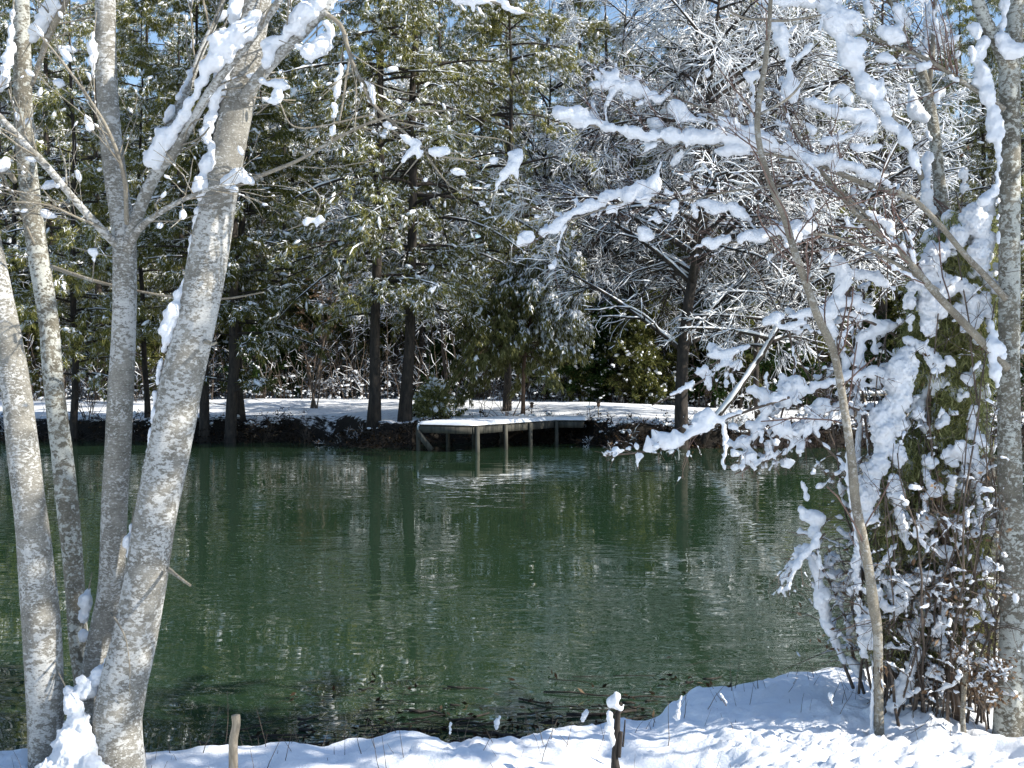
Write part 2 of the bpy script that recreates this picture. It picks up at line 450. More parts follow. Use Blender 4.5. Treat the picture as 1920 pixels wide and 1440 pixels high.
def axis(segs):
    out = [np.arange(a, b, s) for a, b, s in segs]
    return np.concatenate(out + [[segs[-1][1]]])
gx = axis([(-190, -30, 10), (-30, -14, 0.8), (-14, -3.2, 0.16), (-3.2, 3.4, 0.017), (3.4, 14, 0.16), (14, 30, 0.8), (30, 190, 10)])
gy = axis([(-60, -4, 4), (-4, 3.4, 0.3), (3.4, 7.4, 0.016), (7.4, 9, 0.05), (9, 29, 0.8), (29, 37, 0.08), (37, 50, 0.3), (50, 80, 1.0), (80, 260, 8)])
XX, YY = np.meshgrid(gx, gy)
ZZ = ground_h(XX, YY)
gg = G(); nx, ny = len(gx), len(gy)
idx = np.arange(nx * ny).reshape(ny, nx)
gg.add(np.stack([XX, YY, ZZ], -1).reshape(-1, 3), np.stack([idx[:-1, :-1], idx[:-1, 1:], idx[1:, 1:], idx[1:, :-1]], -1).reshape(-1, 4))
tag(link("ground", gg.mesh("ground", GROUND)), "snow covered banks round the pond", kind="structure")
wg = G()
wg.add([(-190, 2, 0), (190, 2, 0), (190, 60, 0), (-190, 60, 0)], [(0, 1, 2, 3)])
tag(link("pond_water", wg.mesh("pond_water", WATER, False)), "dark green rippled pond water", kind="structure")
def gz(x, y):
    return float(ground_h(np.array([x]), np.array([y]))[0])

# ------------------------------------------------------------------ forest tree builders
def clumps(g, C, D, rng, B=9, l=0.17, w=0.016, spread=0.8, down=0.35):
    N = len(C)
    if N == 0: return g
    d = norm(D[:, None] * 0.55 + rng.normal(0, 1, (N, B, 3)) * spread * 0.6 + np.array([0, 0, -down]))
    p0 = C[:, None] + rng.normal(0, 0.02, (N, B, 3))
    L = l * rng.uniform(0.6, 1.2, (N, B, 1))
    side = norm(np.cross(d, rng.normal(0, 1, (N, B, 3)))) * w
    tip = p0 + d * L
    mid = p0 + d * L * 0.45
    V = np.stack([p0, mid + side, tip, mid - side], 2).reshape(-1, 3)
    Q = np.arange(N * B * 4).reshape(-1, 4)
    g.add(V, Q)
    return g

def pick(Pts, n, rng, t0=0.2, t1=1.0):
    N, K, _ = Pts.shape
    i = rng.integers(0, N, n); t = rng.uniform(t0, t1, n) * (K - 1)
    k = np.minimum(t.astype(int), K - 2); f = (t - k)[:, None]
    return Pts[i, k] * (1 - f) + Pts[i, k + 1] * f, norm(Pts[i, k + 1] - Pts[i, k])

def along(Pts, step_per, t0, rng):
    """points on every polyline at step_per samples each"""
    N, K, _ = Pts.shape
    t = (np.linspace(t0, 1, step_per)[None] + rng.uniform(-0.05, 0.05, (N, step_per))).clip(0, 0.999) * (K - 1)
    k = t.astype(int); f = (t - k)[..., None]
    i = np.arange(N)[:, None]
    p = Pts[i, k] * (1 - f) + Pts[i, k + 1] * f
    return p.reshape(-1, 3), norm(Pts[i, k + 1] - Pts[i, k]).reshape(-1, 3)

def limb_set(zs, az, L, rise, sag, K, rng, trunk_xy, r0):
    N = len(zs); t = np.linspace(0, 1, K)[None]
    rad = L[:, None] * t
    z = zs[:, None] + rise[:, None] * rad - sag[:, None] * rad ** 2
    wob = np.cumsum(rng.normal(0, 0.06, (N, K)), 1) * L[:, None] / 3 * t
    x = trunk_xy(zs)[:, 0:1] + np.cos(az)[:, None] * rad - np.sin(az)[:, None] * wob
    y = trunk_xy(zs)[:, 1:2] + np.sin(az)[:, None] * rad + np.cos(az)[:, None] * wob
    return np.stack([x, y, z], -1), r0[:, None] * np.linspace(1, 0.25, K)[None]

def make_pine(seed, H=16, z0=2.6, maxL=3.0, r=0.15, nl=70, needle=NEEDLE, dense=1.0, snowy=0.5, lean=(0, 0), label="", name="pine_tree", group=None, droop=0.10, nb=7, clumpn=9, thin=False):
    rng = np.random.default_rng(seed)
    root = thing(name, label, "tree", (0, 0, 0), group)
    K = 14
    tz = np.linspace(-0.4, H, K)
    bend = np.cumsum(rng.normal(0, 0.05, (K, 2)), 0) * 0.8
    bend -= bend[0]
    tx = lean[0] * tz + bend[:, 0]; ty = lean[1] * tz + bend[:, 1]
    tr = r * (1 - tz / (H * 1.03)) ** 0.8
    tr[0] = r * 1.45; tr[1] = r * 1.03 if K > 10 else tr[1]
    g = G(); tubes(g, np.stack([tx, ty, tz], -1), tr, 10, rough=0.03, rng=rng)
    xy = lambda z: np.stack([np.interp(z, tz, tx), np.interp(z, tz, ty)], -1)
    z = np.sort(rng.uniform(z0, H * 0.985, nl) ** 1.0)
    f = (z - z0) / (H - z0)
    L = maxL * np.interp(f, [0, 0.15, 0.45, 1], [0.65, 1.0, 0.9, 0.12]) * rng.uniform(0.6, 1.2, nl)
    az = rng.uniform(0, 2 * np.pi, nl)
    limbs, lr = limb_set(z, az, L, rng.uniform(0.05, 0.35, nl), np.full(nl, droop) * rng.uniform(0.5, 1.5, nl), 7, rng, xy, 0.012 + 0.010 * L)
    tubes(g, limbs, lr, 5)
    if not thin:
        nd = 14
        zd = rng.uniform(1.2, z0 + 2, nd)
        dl, dr = limb_set(zd, rng.uniform(0, 6.28, nd), rng.uniform(0.4, 1.5, nd), rng.uniform(-0.2, 0.2, nd), np.full(nd, 0.05), 5, rng, xy, np.full(nd, 0.014))
        tubes(g, dl, dr, 4)
    b1, br = kids(limbs, lr, nb, 0.2, 0.98, 0.30 * maxL, 48, rng, K=5, rr=0.5, droop=0.5, flat=0.6)
    tubes(g, b1, br, 3, cap=False)
    part("trunk", g, BARK_DARK, root)
    ext = np.concatenate([b1, limbs[:, [2, 3, 4, 5, 6]]])
    c, d = along(ext, int(6 * dense), 0.25, rng)
    keep = rng.random(len(c)) < 0.9
    c, d = c[keep], d[keep]
    c = c + rng.normal(0, 0.05, c.shape)
    lg = G(); clumps(lg, c, d, rng, int(clumpn * 1.5), 0.19, 0.011, 0.85, 0.65)
    part("crown", lg, needle, root, False)
    n = len(c)
    # snow lies on the clumps in patches
    patch = vnoise(c[:, 0] + seed, c[:, 2] * 1.0 + c[:, 1], 0.8)
    m = rng.random(n) < snowy * np.clip(2.2 * patch - 0.3, 0.1, 1.6)
    cs, ds = c[m], norm(d[m] + np.array([0, 0, -0.5]) + rng.normal(0, 0.3, (m.sum(), 3)))
    k = len(cs); s = rng.gamma(3.0, 0.013, k).clip(0.014, 0.10)
    sg = G(); kk = rng.random(k) < 0.4
    blobs(sg, cs[kk] + np.array([0, 0, 0.03]), ds[kk], (np.stack([s * rng.uniform(1.3, 2.6, k), s * 0.85, s * 0.6], -1))[kk], rng, ICO1, 0.15)
    m = rng.random(n) < (0.55 + 1.25 * snowy) * np.clip(2.0 * patch - 0.30, 0.08, 1.3)
    clumps(sg, c[m] + np.array([0, 0, 0.025]), norm(d[m] + [0, 0, -0.2]), rng, 5, 0.15, 0.012, 0.8, 0.40)
    snow_line(sg, limbs[:, 2:], lr[:, 2:], rng, 0.9, 0.8, 0.011, 0.6, 4)
    part("snow", sg, SNOW_FAR, root)
    return root

def snow_line(g, Pts, Rad, rng, lift=0.9, k=1.0, mn=0.006, keep=0.85, m=4):
    """snow lying along the top of thin branches"""
    N, K, _ = Pts.shape
    w = rng.random(N) < keep
    Pq, Rq = Pts[w].copy(), Rad[w]
    rs = np.maximum(Rq * k, mn) * rng.uniform(0.55, 1.35, Rq.shape)
    T = norm(Pq[:, -1] - Pq[:, 0]); flatn = np.sqrt(np.clip(1 - T[:, 2] ** 2, 0.05, 1))
    rs = rs * (0.35 + 0.65 * flatn[:, None]) * (0.25 + 1.5 * vnoise(Pq[..., 0] + Pq[..., 2], Pq[..., 1] + Pq[..., 2] * 0.7, 0.9)); rs[:, 0] *= 0.6; rs[:, -1] *= 0.7
    Pq[:, :, 2] += Rq * lift + rs * 0.4
    tubes(g, Pq, rs, m, rough=0.12, rng=rng)

def make_bare(seed, H=13, r=0.16, z0=2.2, nl=26, maxL=4.2, snow=0.015, label="", name="bare_tree", group=None, n2=9, n3=6, n4=0, lean=(0, 0), rise=(0.3, 1.0), sag=0.09, mat_=BARK_DARK, keep=0.85, az=None, trunk_pts=None):
    rng = np.random.default_rng(seed)
    root = thing(name, label, "tree", (0, 0, 0), group)
    K = 12
    tz = np.linspace(-0.4, H, K)
    if trunk_pts is None:
        bend = np.cumsum(rng.normal(0, 0.09, (K, 2)), 0); bend -= bend[0]
        tx = lean[0] * tz + bend[:, 0]; ty = lean[1] * tz + bend[:, 1]
    else:
        tp = np.array(trunk_pts); tx = np.interp(tz, tp[:, 1], tp[:, 0]); ty = tx * 0
    tr = r * (1 - tz / (H * 1.05)) ** 0.9; tr[0] = r * 1.4; tr[1] = r
    g = G(); tubes(g, np.stack([tx, ty, tz], -1), tr, 10, rough=0.03, rng=rng)
    xy = lambda z: np.stack([np.interp(z, tz, tx), np.interp(z, tz, ty)], -1)
    z = rng.uniform(z0, H * 0.95, nl); f = (z - z0) / (H - z0)
    L = maxL * np.interp(f, [0, 0.3, 1], [0.9, 1, 0.3]) * rng.uniform(0.6, 1.15, nl)
    a = rng.uniform(0, 6.28, nl) if az is None else rng.uniform(az[0], az[1], nl)
    limbs, lr = limb_set(z, a, L, rng.uniform(*rise, nl), np.full(nl, sag) * rng.uniform(0.5, 1.3, nl), 9, rng, xy, 0.014 + 0.013 * L)
    tubes(g, limbs, lr, 6)
    b1, r1 = kids(limbs, lr, n2, 0.15, 0.97, 0.42 * maxL, 38, rng, K=7, rr=0.55, droop=0.55, flat=0.3, wob=0.16)
    tubes(g, b1, r1, 4, cap=False)
    b2, r2 = kids(b1, r1, n3, 0.15, 0.97, 0.19 * maxL, 42, rng, K=5, rr=0.6, droop=0.5, flat=0.2, wob=0.24)
    tubes(g, b2, r2, 3, cap=False)
    sg = G()
    snow_line(sg, limbs, lr, rng, 0.9, 0.75, snow * 1.2, 0.95, 5)
    if abs(lean[0]) > 0.3:
        tt_ = np.stack([tx, ty, tz], -1)[1:] + [-0.4 * r, -0.35 * r, 0]; tubes(sg, spline(tt_, 60)[None], (np.interp(np.linspace(0, 1, 60), np.linspace(0, 1, K - 1), tr[1:]) * 0.85 * rng.uniform(0.7, 1.15, 60))[None], 8, rough=0.08, rng=rng)
    snow_line(sg, b1, r1, rng, 0.9, 0.9, snow, keep)
    snow_line(sg, b2, r2, rng, 0.9, 1.0, snow * 0.85, keep * 0.72)
    if n4:
        b3, r3 = kids(b2, r2, n4, 0.1, 0.97, 0.09 * maxL, 45, rng, K=3, rr=0.7, droop=0.2, wob=0.15)
        tubes(g, b3, r3, 3, cap=False); snow_line(sg, b3, r3, rng, 0.9, 1.0, snow * 0.7, keep * 0.55, 3)
    part("trunk", g, mat_, root)
    part("snow", sg, SNOW_FAR, root)
    return root

# ---- hero trees on the far bank -----------------------------------------------------------------
def put(root, px, d, rot=0.0, dz=0.0):
    x = px2x(px, d)
    root.location = (x, d, gz(x, d) - 0.02 + dz); root.rotation_euler = (0, 0, rot)
    return root
GB = "pines on the far bank"
put(make_pine(11, 16, 2.8, 3.2, 0.155, 84, lean=(0.0, 0), label="dark pine with a flared pale-scarred foot, left of the dock", group=GB, dense=1.15, clumpn=9), 700, 33.4, 0.3)
put(make_pine(12, 17, 2.9, 3.8, 0.165, 96, lean=(0.03, 0), snowy=0.75, droop=0.12, nb=9, label="slightly leaning dark pine just behind the dock's left end", group=GB, dense=1.15, clumpn=9), 758, 33.7, 0.0)
put(make_pine(19, 16.5, 3.0, 3.4, 0.12, 84, snowy=0.8, droop=0.12, nb=8, label="snow-heavy pine rising behind the cedar, its dark trunk showing through", group=GB, dense=1.1), 950, 39.5, 1.0)
put(make_pine(13, 15, 2.3, 2.6, 0.17, 70, needle=NEEDLE_DK, label="thick reddish-barked pine on the bank beside the leaning pale trunk", group=GB, dense=1.2, snowy=0.3), 428, 34.3, 0.0)
put(make_pine(14, 15.5, 3.0, 2.6, 0.13, 66, needle=NEEDLE_DK, label="slimmer pine standing close behind the thick reddish-barked one", group=GB, snowy=0.35), 452, 35.8, 0.0)
put(make_pine(15, 14.5, 3.2, 2.4, 0.14, 60, lean=(-0.02, 0), label="dark pine on the bank half hidden by the leaning pale trunk", group=GB, snowy=0.4), 383, 34.6, 0.0)
put(make_pine(16, 15, 2.4, 2.5, 0.11, 64, label="thin straight dark pine seen between the first and third pale trunks", group=GB, snowy=0.45), 133, 35.6, 0.0)
put(make_pine(17, 13, 2.8, 2.2, 0.085, 50, label="thin pine in the gap right of the straight pale trunk", group=GB, snowy=0.4), 278, 37.0, 0.0)
put(make_pine(18, 15, 3.5, 2.4, 0.10, 56, needle=NEEDLE_DK, label="dark thin pine at the left edge of the far bank", group=GB, snowy=0.45), 15, 36.4, 0.0)

# big bare tree right of the dock, limbs arching left under snow
bt = make_bare(21, 13.5, 0.19, 3.2, 44, 5.0, 0.015, label="big dark leafless tree right of the dock, arching limbs lined with snow", name="bare_tree", n2=12, n3=9, n4=3,
               rise=(0.25, 1.1), sag=0.11, keep=0.75, trunk_pts=[(0, -0.4), (0.0, 3.0), (0.28, 5.3), (0.7, 7), (0.6, 9), (1.1, 13.5)])
put(bt, 1277, 31.6)
bt2 = make_bare(22, 9.5, 0.10, 2.2, 22, 3.4, 0.014, label="leaning snow-plastered tree rising right from the foot of the big dark tree", name="bare_tree", n2=8, n3=7, n4=2, lean=(0.62, 0.05), rise=(0.1, 0.8))
put(bt2, 1318, 32.0)
b3 = make_bare(23, 12, 0.085, 2.5, 30, 3.6, 0.0125, label="slender pale-branched tree behind the right end of the dock", n2=10, n3=8, n4=2, rise=(0.4, 1.2))
put(b3, 1100, 46.5)
b4 = make_bare(24, 11, 0.09, 2.0, 30, 3.6, 0.0125, label="snow-laced thicket tree between the big dark tree and the sapling", n2=10, n3=8, n4=2, rise=(0.3, 1.1))
put(b4, 1425, 35.5)
b5 = make_bare(25, 10, 0.07, 2.0, 26, 3.2, 0.0125, label="small snow-laced tree behind the snowy thicket", n2=10, n3=8, n4=1, rise=(0.3, 1.1))
put(b5, 1600, 37.0)

# ---- cedar behind the dock ----------------------------------------------------------------------
def make_cedar(px, d):
    rng = np.random.default_rng(31)
    x0 = px2x(px, d); z0 = gz(x0, d)
    root = thing("cedar_tree", "drooping green cedar with reddish trunk right behind the dock, snow on its right shoulder", "tree", (x0, d, z0))
    g = G()
    H = px2z(478, d) - z0
    tz = np.linspace(-0.3, H, 9); tx = x0 + np.array([0, 0, 0, .02, .1, .2, .35, .6, .95])
    tubes(g, np.stack([tx, np.full(9, d), z0 + tz], -1), np.linspace(0.07, 0.015, 9), 9)
    nl = 105
    z = rng.uniform(1.75, H * 0.97, nl); f = z / H
    az = rng.uniform(0, 6.28, nl)
    L = np.interp(f, [0, 0.35, 0.7, 1], [1.9, 2.6, 1.9, 0.6]) * rng.uniform(0.65, 1.1, nl) * (1 - 0.18 * np.cos(az))
    xy = lambda q: np.stack([np.interp(q, tz, tx), np.full(len(q), float(d))], -1)
    limbs, lr = limb_set(z, az, L, rng.uniform(0.1, 0.5, nl), rng.uniform(0.15, 0.32, nl), 7, rng, xy, 0.008 + 0.006 * L)
    limbs[..., 2] += z0
    tubes(g, limbs, lr, 4)
    b1, br = kids(limbs, lr, 9, 0.15, 1.0, 0.62, 45, rng, K=5, rr=0.5, droop=1.4, flat=0.5)
    tubes(g, b1, br, 3, cap=False)
    part("trunk", g, BARK_RED, root)
    c, dd = along(np.concatenate([b1, limbs[:, 2:]]), 9, 0.15, rng)
    c = c + rng.normal(0, 0.045, c.shape)
    lg = G(); clumps(lg, c, norm(dd + [0, 0, -0.8]), rng, 10, 0.17, 0.015, 0.6, 0.7)
    part("crown", lg, CEDAR, root, False)
    w = smooth(-0.4, 1.4, c[:, 0] - x0) * smooth(H * 0.3, H * 0.6, c[:, 2] - z0) * 1.0 + 0.05 + 0.35 * smooth(H * 0.6, H, c[:, 2] - z0)
    m = rng.random(len(c)) < w * 0.6
    k = m.sum(); s = rng.gamma(3.0, 0.012, k).clip(0.012, 0.08)
    sg = G(); m3 = rng.random(len(c)) < w * 1.6; clumps(sg, c[m3] + [0, 0, 0.03], norm(dd[m3] + [0, 0, -0.9]), rng, 4, 0.15, 0.018, 0.6, 0.6)
    blobs(sg, c[m] + [0, 0, 0.03], norm(dd[m] + [0, 0, -0.9]), np.stack([s * 1.9, s, s * 0.7], -1), rng)
    part("snow", sg, SNOW_FAR, root)
make_cedar(981, 35.2)

def make_fir(seed, H, W, label, name="evergreen_shrub", group=None, leafm=HOLLY, cat="shrub", snowy=0.12, z0=0.15, l=0.12, w=0.018):
    rng = np.random.default_rng(seed)
    root = thing(name, label, cat, (0, 0, 0), group)
    g = G(); tz = np.linspace(-0.3, H, 7)
    tubes(g, np.stack([tz * 0.02, tz * 0, tz], -1), np.linspace(0.05, 0.01, 7) * (0.4 + W / 2), 7)
    nl = int(26 + 14 * H)
    z = rng.uniform(z0, H * 0.97, nl)
    L = W * np.interp(z / H, [0, 0.4, 1], [0.85, 1, 0.15]) * rng.uniform(0.5, 1.15, nl)
    xy = lambda q: np.stack([q * 0.02, q * 0], -1)
    limbs, lr = limb_set(z, rng.uniform(0, 6.28, nl), L, rng.uniform(0.2, 0.8, nl), rng.uniform(0.1, 0.4, nl), 6, rng, xy, 0.006 + 0.006 * L)
    tubes(g, limbs, lr, 4)
    b1, br = kids(limbs, lr, 6, 0.15, 1.0, 0.35 * W + 0.1, 45, rng, K=4, rr=0.5, droop=0.5)
    tubes(g, b1, br, 3, cap=False)
    part("stem", g, TWIG, root)
    c, d = along(np.concatenate([b1, limbs[:, 2:]]), 6, 0.2, rng); c = c + rng.normal(0, 0.04, c.shape)
    lg = G(); clumps(lg, c, d, rng, 8, l, w, 0.9, 0.2); part("foliage", lg, leafm, root, False)
    m = rng.random(len(c)) < snowy * 2 * vnoise(c[:, 0], c[:, 2] + c[:, 1], 1.5)
    k = m.sum(); s = rng.gamma(3.0, 0.014, k).clip(0.015, 0.09)
    sg = G(); blobs(sg, c[m] + [0, 0, 0.03], norm(d[m] + rng.normal(0, .3, (k, 3))), np.stack([s * 1.6, s, s * 0.7], -1), rng)
    part("snow", sg, SNOW_FAR, root)
    return root
GE = "dark evergreen shrubs along the wood's edge"
LE = "low dark evergreen shrub under the trees at the back of the snowy field"
fr = make_fir(41, 2.6, 1.2, LE, group=GE)
put(fr, 1100, 44.5)
fr2 = make_fir(42, 3.4, 1.3, LE, group=GE, leafm=NEEDLE_DK)
put(fr2, 1190, 43.8)
def field_edge(px):
    return np.interp(px, [-400, 0, 900, 1100, 1250, 1400, 1700, 2300], [45, 45, 45, 44, 43.5, 43, 43, 43])
rngE = np.random.default_rng(5); UND = []
for i, (px, d, s) in enumerate([(1145, 45, 1.3), (1230, 44, 1.2), (1340, 44, 1.35), (1390, 43.6, 1.0), (1460, 44, 1.3), (1540, 44.4, 1.25), (1640, 45, 1.3), (1740, 44, 1.4), (1840, 44, 1.4), (1070, 45, 1.1),
                               (540, 47.5, 0.8), (640, 50, 0.9), (830, 47, 0.8), (300, 47, 0.9), (215, 48, 0.8), (60, 47, 1.0), (480, 46.5, 1.0), (900, 49, 1.1), (1000, 47, 1.0)]):
    x = px2x(px, d)
    copy_thing([fr, fr2][i % 2], (x, d, gz(x, d)), rngE.uniform(0, 6.28), s)
for i in range(46):
    px = rngE.uniform(-100, 2000); d = field_edge(px) + 6 + 22 * rngE.random(); x = px2x(px, d)
    o = copy_thing([fr, fr2][i % 2], (x, d, gz(x, d) - 0.05), rngE.uniform(0, 6.28), rngE.uniform(1.1, 2.0), group="evergreen understorey inside the woods")
    UND.append((px, o))
sp = make_fir(43, 1.0, 0.55, "small snow-dusted evergreen sapling by the left end of the dock", leafm=CEDAR, snowy=0.3, name="evergreen_sapling")
put(sp, 812, 35.2)

# ---- bare shrubs on the bank --------------------------------------------------------------------
def make_shrub(seed, H, n, label, group=None, spread=30, snow=0.0, leaf=0):
    rng = np.random.default_rng(seed)
    root = thing("bare_shrub", label, "shrub", (0, 0, 0), group)
    K = 7
    base = rng.normal(0, 0.08, (n, 2)); d = norm(np.concatenate([rng.normal(0, math.tan(R(spread)), (n, 2)), np.ones((n, 1))], 1))
    pts = np.empty((n, K, 3)); pts[:, 0] = np.concatenate([base, np.full((n, 1), -0.1)], 1)
    L = H * rng.uniform(0.5, 1.1, n)
    for k in range(1, K):
        d = norm(d + rng.normal(0, 0.12, d.shape)); pts[:, k] = pts[:, k - 1] + d * (L / (K - 1))[:, None]
    rad = (0.012 * H / 1.2 * rng.uniform(0.5, 1.2, n))[:, None] * np.linspace(1, 0.3, K)
    g = G(); tubes(g, pts, rad, 5)
    a, ar = kids(pts, rad, 6, 0.3, 1, 0.4 * H, 35, rng, K=5, rr=0.6); tubes(g, a, ar, 3, cap=False)
    b, br = kids(a, ar, 4, 0.2, 1, 0.16 * H, 40, rng, K=3, rr=0.7); tubes(g, b, br, 3, cap=False)
    part("stem", g, TWIG, root)
    if snow:
        sg = G(); snow_line(sg, a, ar, rng, 0.9, 1.1, snow, 0.7, 4); snow_line(sg, b, br, rng, 0.9, 1.1, snow * 0.8, 0.7, 3); part("snow", sg, SNOW_FAR, root)
    if leaf:
        c, dd = pick(b, leaf, rng); lg = G(); clumps(lg, c, dd, rng, 3, 0.06, 0.02, 1.2, 0.5); part("foliage", lg, DRY, root, False)
    return root
put(make_shrub(51, 1.9, 3, "thin two-stemmed bare shrub on the snowy mound left of the dock", spread=8), 575, 34.6)
put(make_shrub(52, 1.8, 9, "many-stemmed bare shrub under the cedar behind the dock", spread=22), 950, 36.2)
put(make_shrub(53, 1.7, 4, "sparse bare shrub midway along the back of the dock", spread=18), 905, 36.0)
put(make_shrub(54, 1.2, 9, "snow-tipped shrub where the dock meets the bank", spread=28, snow=0.009), 1125, 32.6)
put(make_shrub(55, 1.3, 10, "frosted shrub on the bank just left of the big dark tree", spread=30, snow=0.011, leaf=60), 1215, 31.9)
put(make_shrub(56, 1.3, 10, "frosted shrub on the bank just right of the leaning snowy tree", spread=30, snow=0.011), 1365, 32.1)
put(make_shrub(57, 1.2, 9, "brown-leaved shrub on the snowy bank beside the flared pine", spread=30, snow=0.008, leaf=160), 655, 33.8)
put(make_shrub(58, 1.5, 9, "bare brown shrub at the foot of the reddish-barked pine", spread=26, leaf=90), 480, 34.8)
put(make_shrub(59, 1.7, 10, "upright bare shrub seen between the two left pale trunks", spread=14), 165, 36.5)
put(make_shrub(60, 1.5, 10, "bare shrub at the far left end of the bank", spread=22, snow=0.008), 25, 36.0)
put(make_shrub(61, 4.6, 4, "tall shrub holding pale dead leaves in front of the woods", spread=9, leaf=420), 590, 40.5)

# ---- the woods ----------------------------------------------------------------------------------
LP_, GP_ = "tall snow-dusted pine in the dense woods behind the snowy field", "pines in the woods"
LB_, GB_ = "slim leafless tree with snow-lined twigs in the woods behind the field", "bare trees in the woods"
pines = [make_pine(100 + k, H=[17, 18, 16, 19][k], z0=[3.2, 4.0, 2.4, 5.0][k], maxL=[2.7, 2.5, 2.8, 2.4][k], r=[0.15, 0.13, 0.14, 0.16][k], nl=[64, 60, 66, 58][k],
                   needle=[NEEDLE, NEEDLE_DK, NEEDLE, NEEDLE_DK][k], snowy=[0.6, 0.5, 0.65, 0.5][k], label=LP_, group=GP_, nb=6, clumpn=7) for k in range(4)]
bares = [make_bare(120 + k, H=[14, 12, 15][k], r=[0.09, 0.07, 0.10][k], z0=[2.5, 1.8, 3.5][k], nl=[30, 26, 30][k], maxL=[3.0, 3.0, 3.2][k], snow=0.0155, label=LB_, group=GB_, n2=9, n3=7, n4=1, rise=(0.4, 1.3), sag=0.05) for k in range(3)]
rngF = np.random.default_rng(77)
placed = []
used = {}
WOODS = []
def try_place(px, d, kind, mind):
    x = px2x(px, d)
    for a, b in placed:
        if (a - x) ** 2 + (b - d) ** 2 < mind ** 2: return False
    placed.append((x, d))
    src = (pines if kind == 'p' else bares); i = int(rngF.integers(0, len(src))); r0 = src[i]
    s = rngF.uniform(0.85, 1.1)
    loc = (x, d, gz(x, d) - 0.05); rz = rngF.uniform(0, 6.28)
    if r0.name not in used:
        used[r0.name] = 1; r0.location = loc; r0.rotation_euler = (0, 0, rz); r0.scale = (s, s, s); o = r0
    else: o = copy_thing(r0, loc, rz, s)
    WOODS.append((px, d, kind, o))
    return True
nplaced = 0; tries = 0
while nplaced < 215 and tries < 6000:
    tries += 1
    px = rngF.uniform(-260, 2120)
    d = field_edge(px) + 0.5 + 46 * rngF.random() ** 1.5
    centre = 840 < px < 1040
    pb = 0.40 if px < 900 else (0.46 if px < 1500 else 0.30)
    if centre and d < 70 and rngF.random() < 0.7: continue
    if try_place(px, d, 'b' if rngF.random() < pb else 'p', 1.35): nplaced += 1
extra = 0
for _ in range(1500):
    px = rngF.uniform(1080, 2100)
    if try_place(px, field_edge(px) + 1 + 30 * rngF.random(), 'p', 1.2): extra += 1
    if extra >= 26: break
for r0 in pines + bares:
    if r0.name not in used:
        x = px2x(1500, 60); r0.location = (x, 60, gz(x, 60))

ORD = 'first second third fourth fifth sixth seventh eighth ninth tenth eleventh twelfth thirteenth fourteenth fifteenth sixteenth seventeenth eighteenth nineteenth twentieth'.split()
ORD += ['twenty-' + q for q in ORD[:9]] + ['thirtieth'] + ['thirty-' + q for q in ORD[:9]] + ['fortieth'] + ['forty-' + q for q in ORD[:9]]
def where(px):
    for lim, ph in ((20, 'at the far left edge'), (110, 'behind the leftmost pale trunks'), (215, 'left of the straight pale trunk'), (330, 'behind the straight pale trunk'), (500, 'behind the leaning pale trunk'),
                    (680, 'left of the flared pine'), (850, 'behind the dock-side pines'), (1060, 'behind the cedar'), (1230, 'right of the cedar'),
                    (1400, 'behind the big dark tree'), (1560, 'behind the snowy brambles'), (1700, 'behind the sapling'), (9999, 'behind the snowy thicket')):
        if px < lim: return ph
for kind, word in (('p', 'snow-dusted pine'), ('b', 'bare tree')):
    front = sorted([w for w in WOODS if w[2] == kind and w[1] < field_edge(w[0]) + 7.0], key=lambda w: w[0])
    for k, w in enumerate(front[:len(ORD)]): w[3]['label'] = f"{ORD[k]} {word} from the left at the woods' front, {where(w[0])}"
    for w in WOODS:
        if w[2] == kind and not any(w is q for q in front[:len(ORD)]): w[3]['label'] = f"{word} deeper in the woods, {where(w[0])}"
for px, o in UND: o['label'] = f'dark evergreen understorey bush inside the woods, {where(px)}'
sh = sorted([o for o in scene.objects if o.get('group') == GE], key=lambda o: o.location[0] / o.location[1])
for k, o in enumerate(sh): o['label'] = f"{ORD[k]} dark evergreen shrub from the left along the wood's edge"
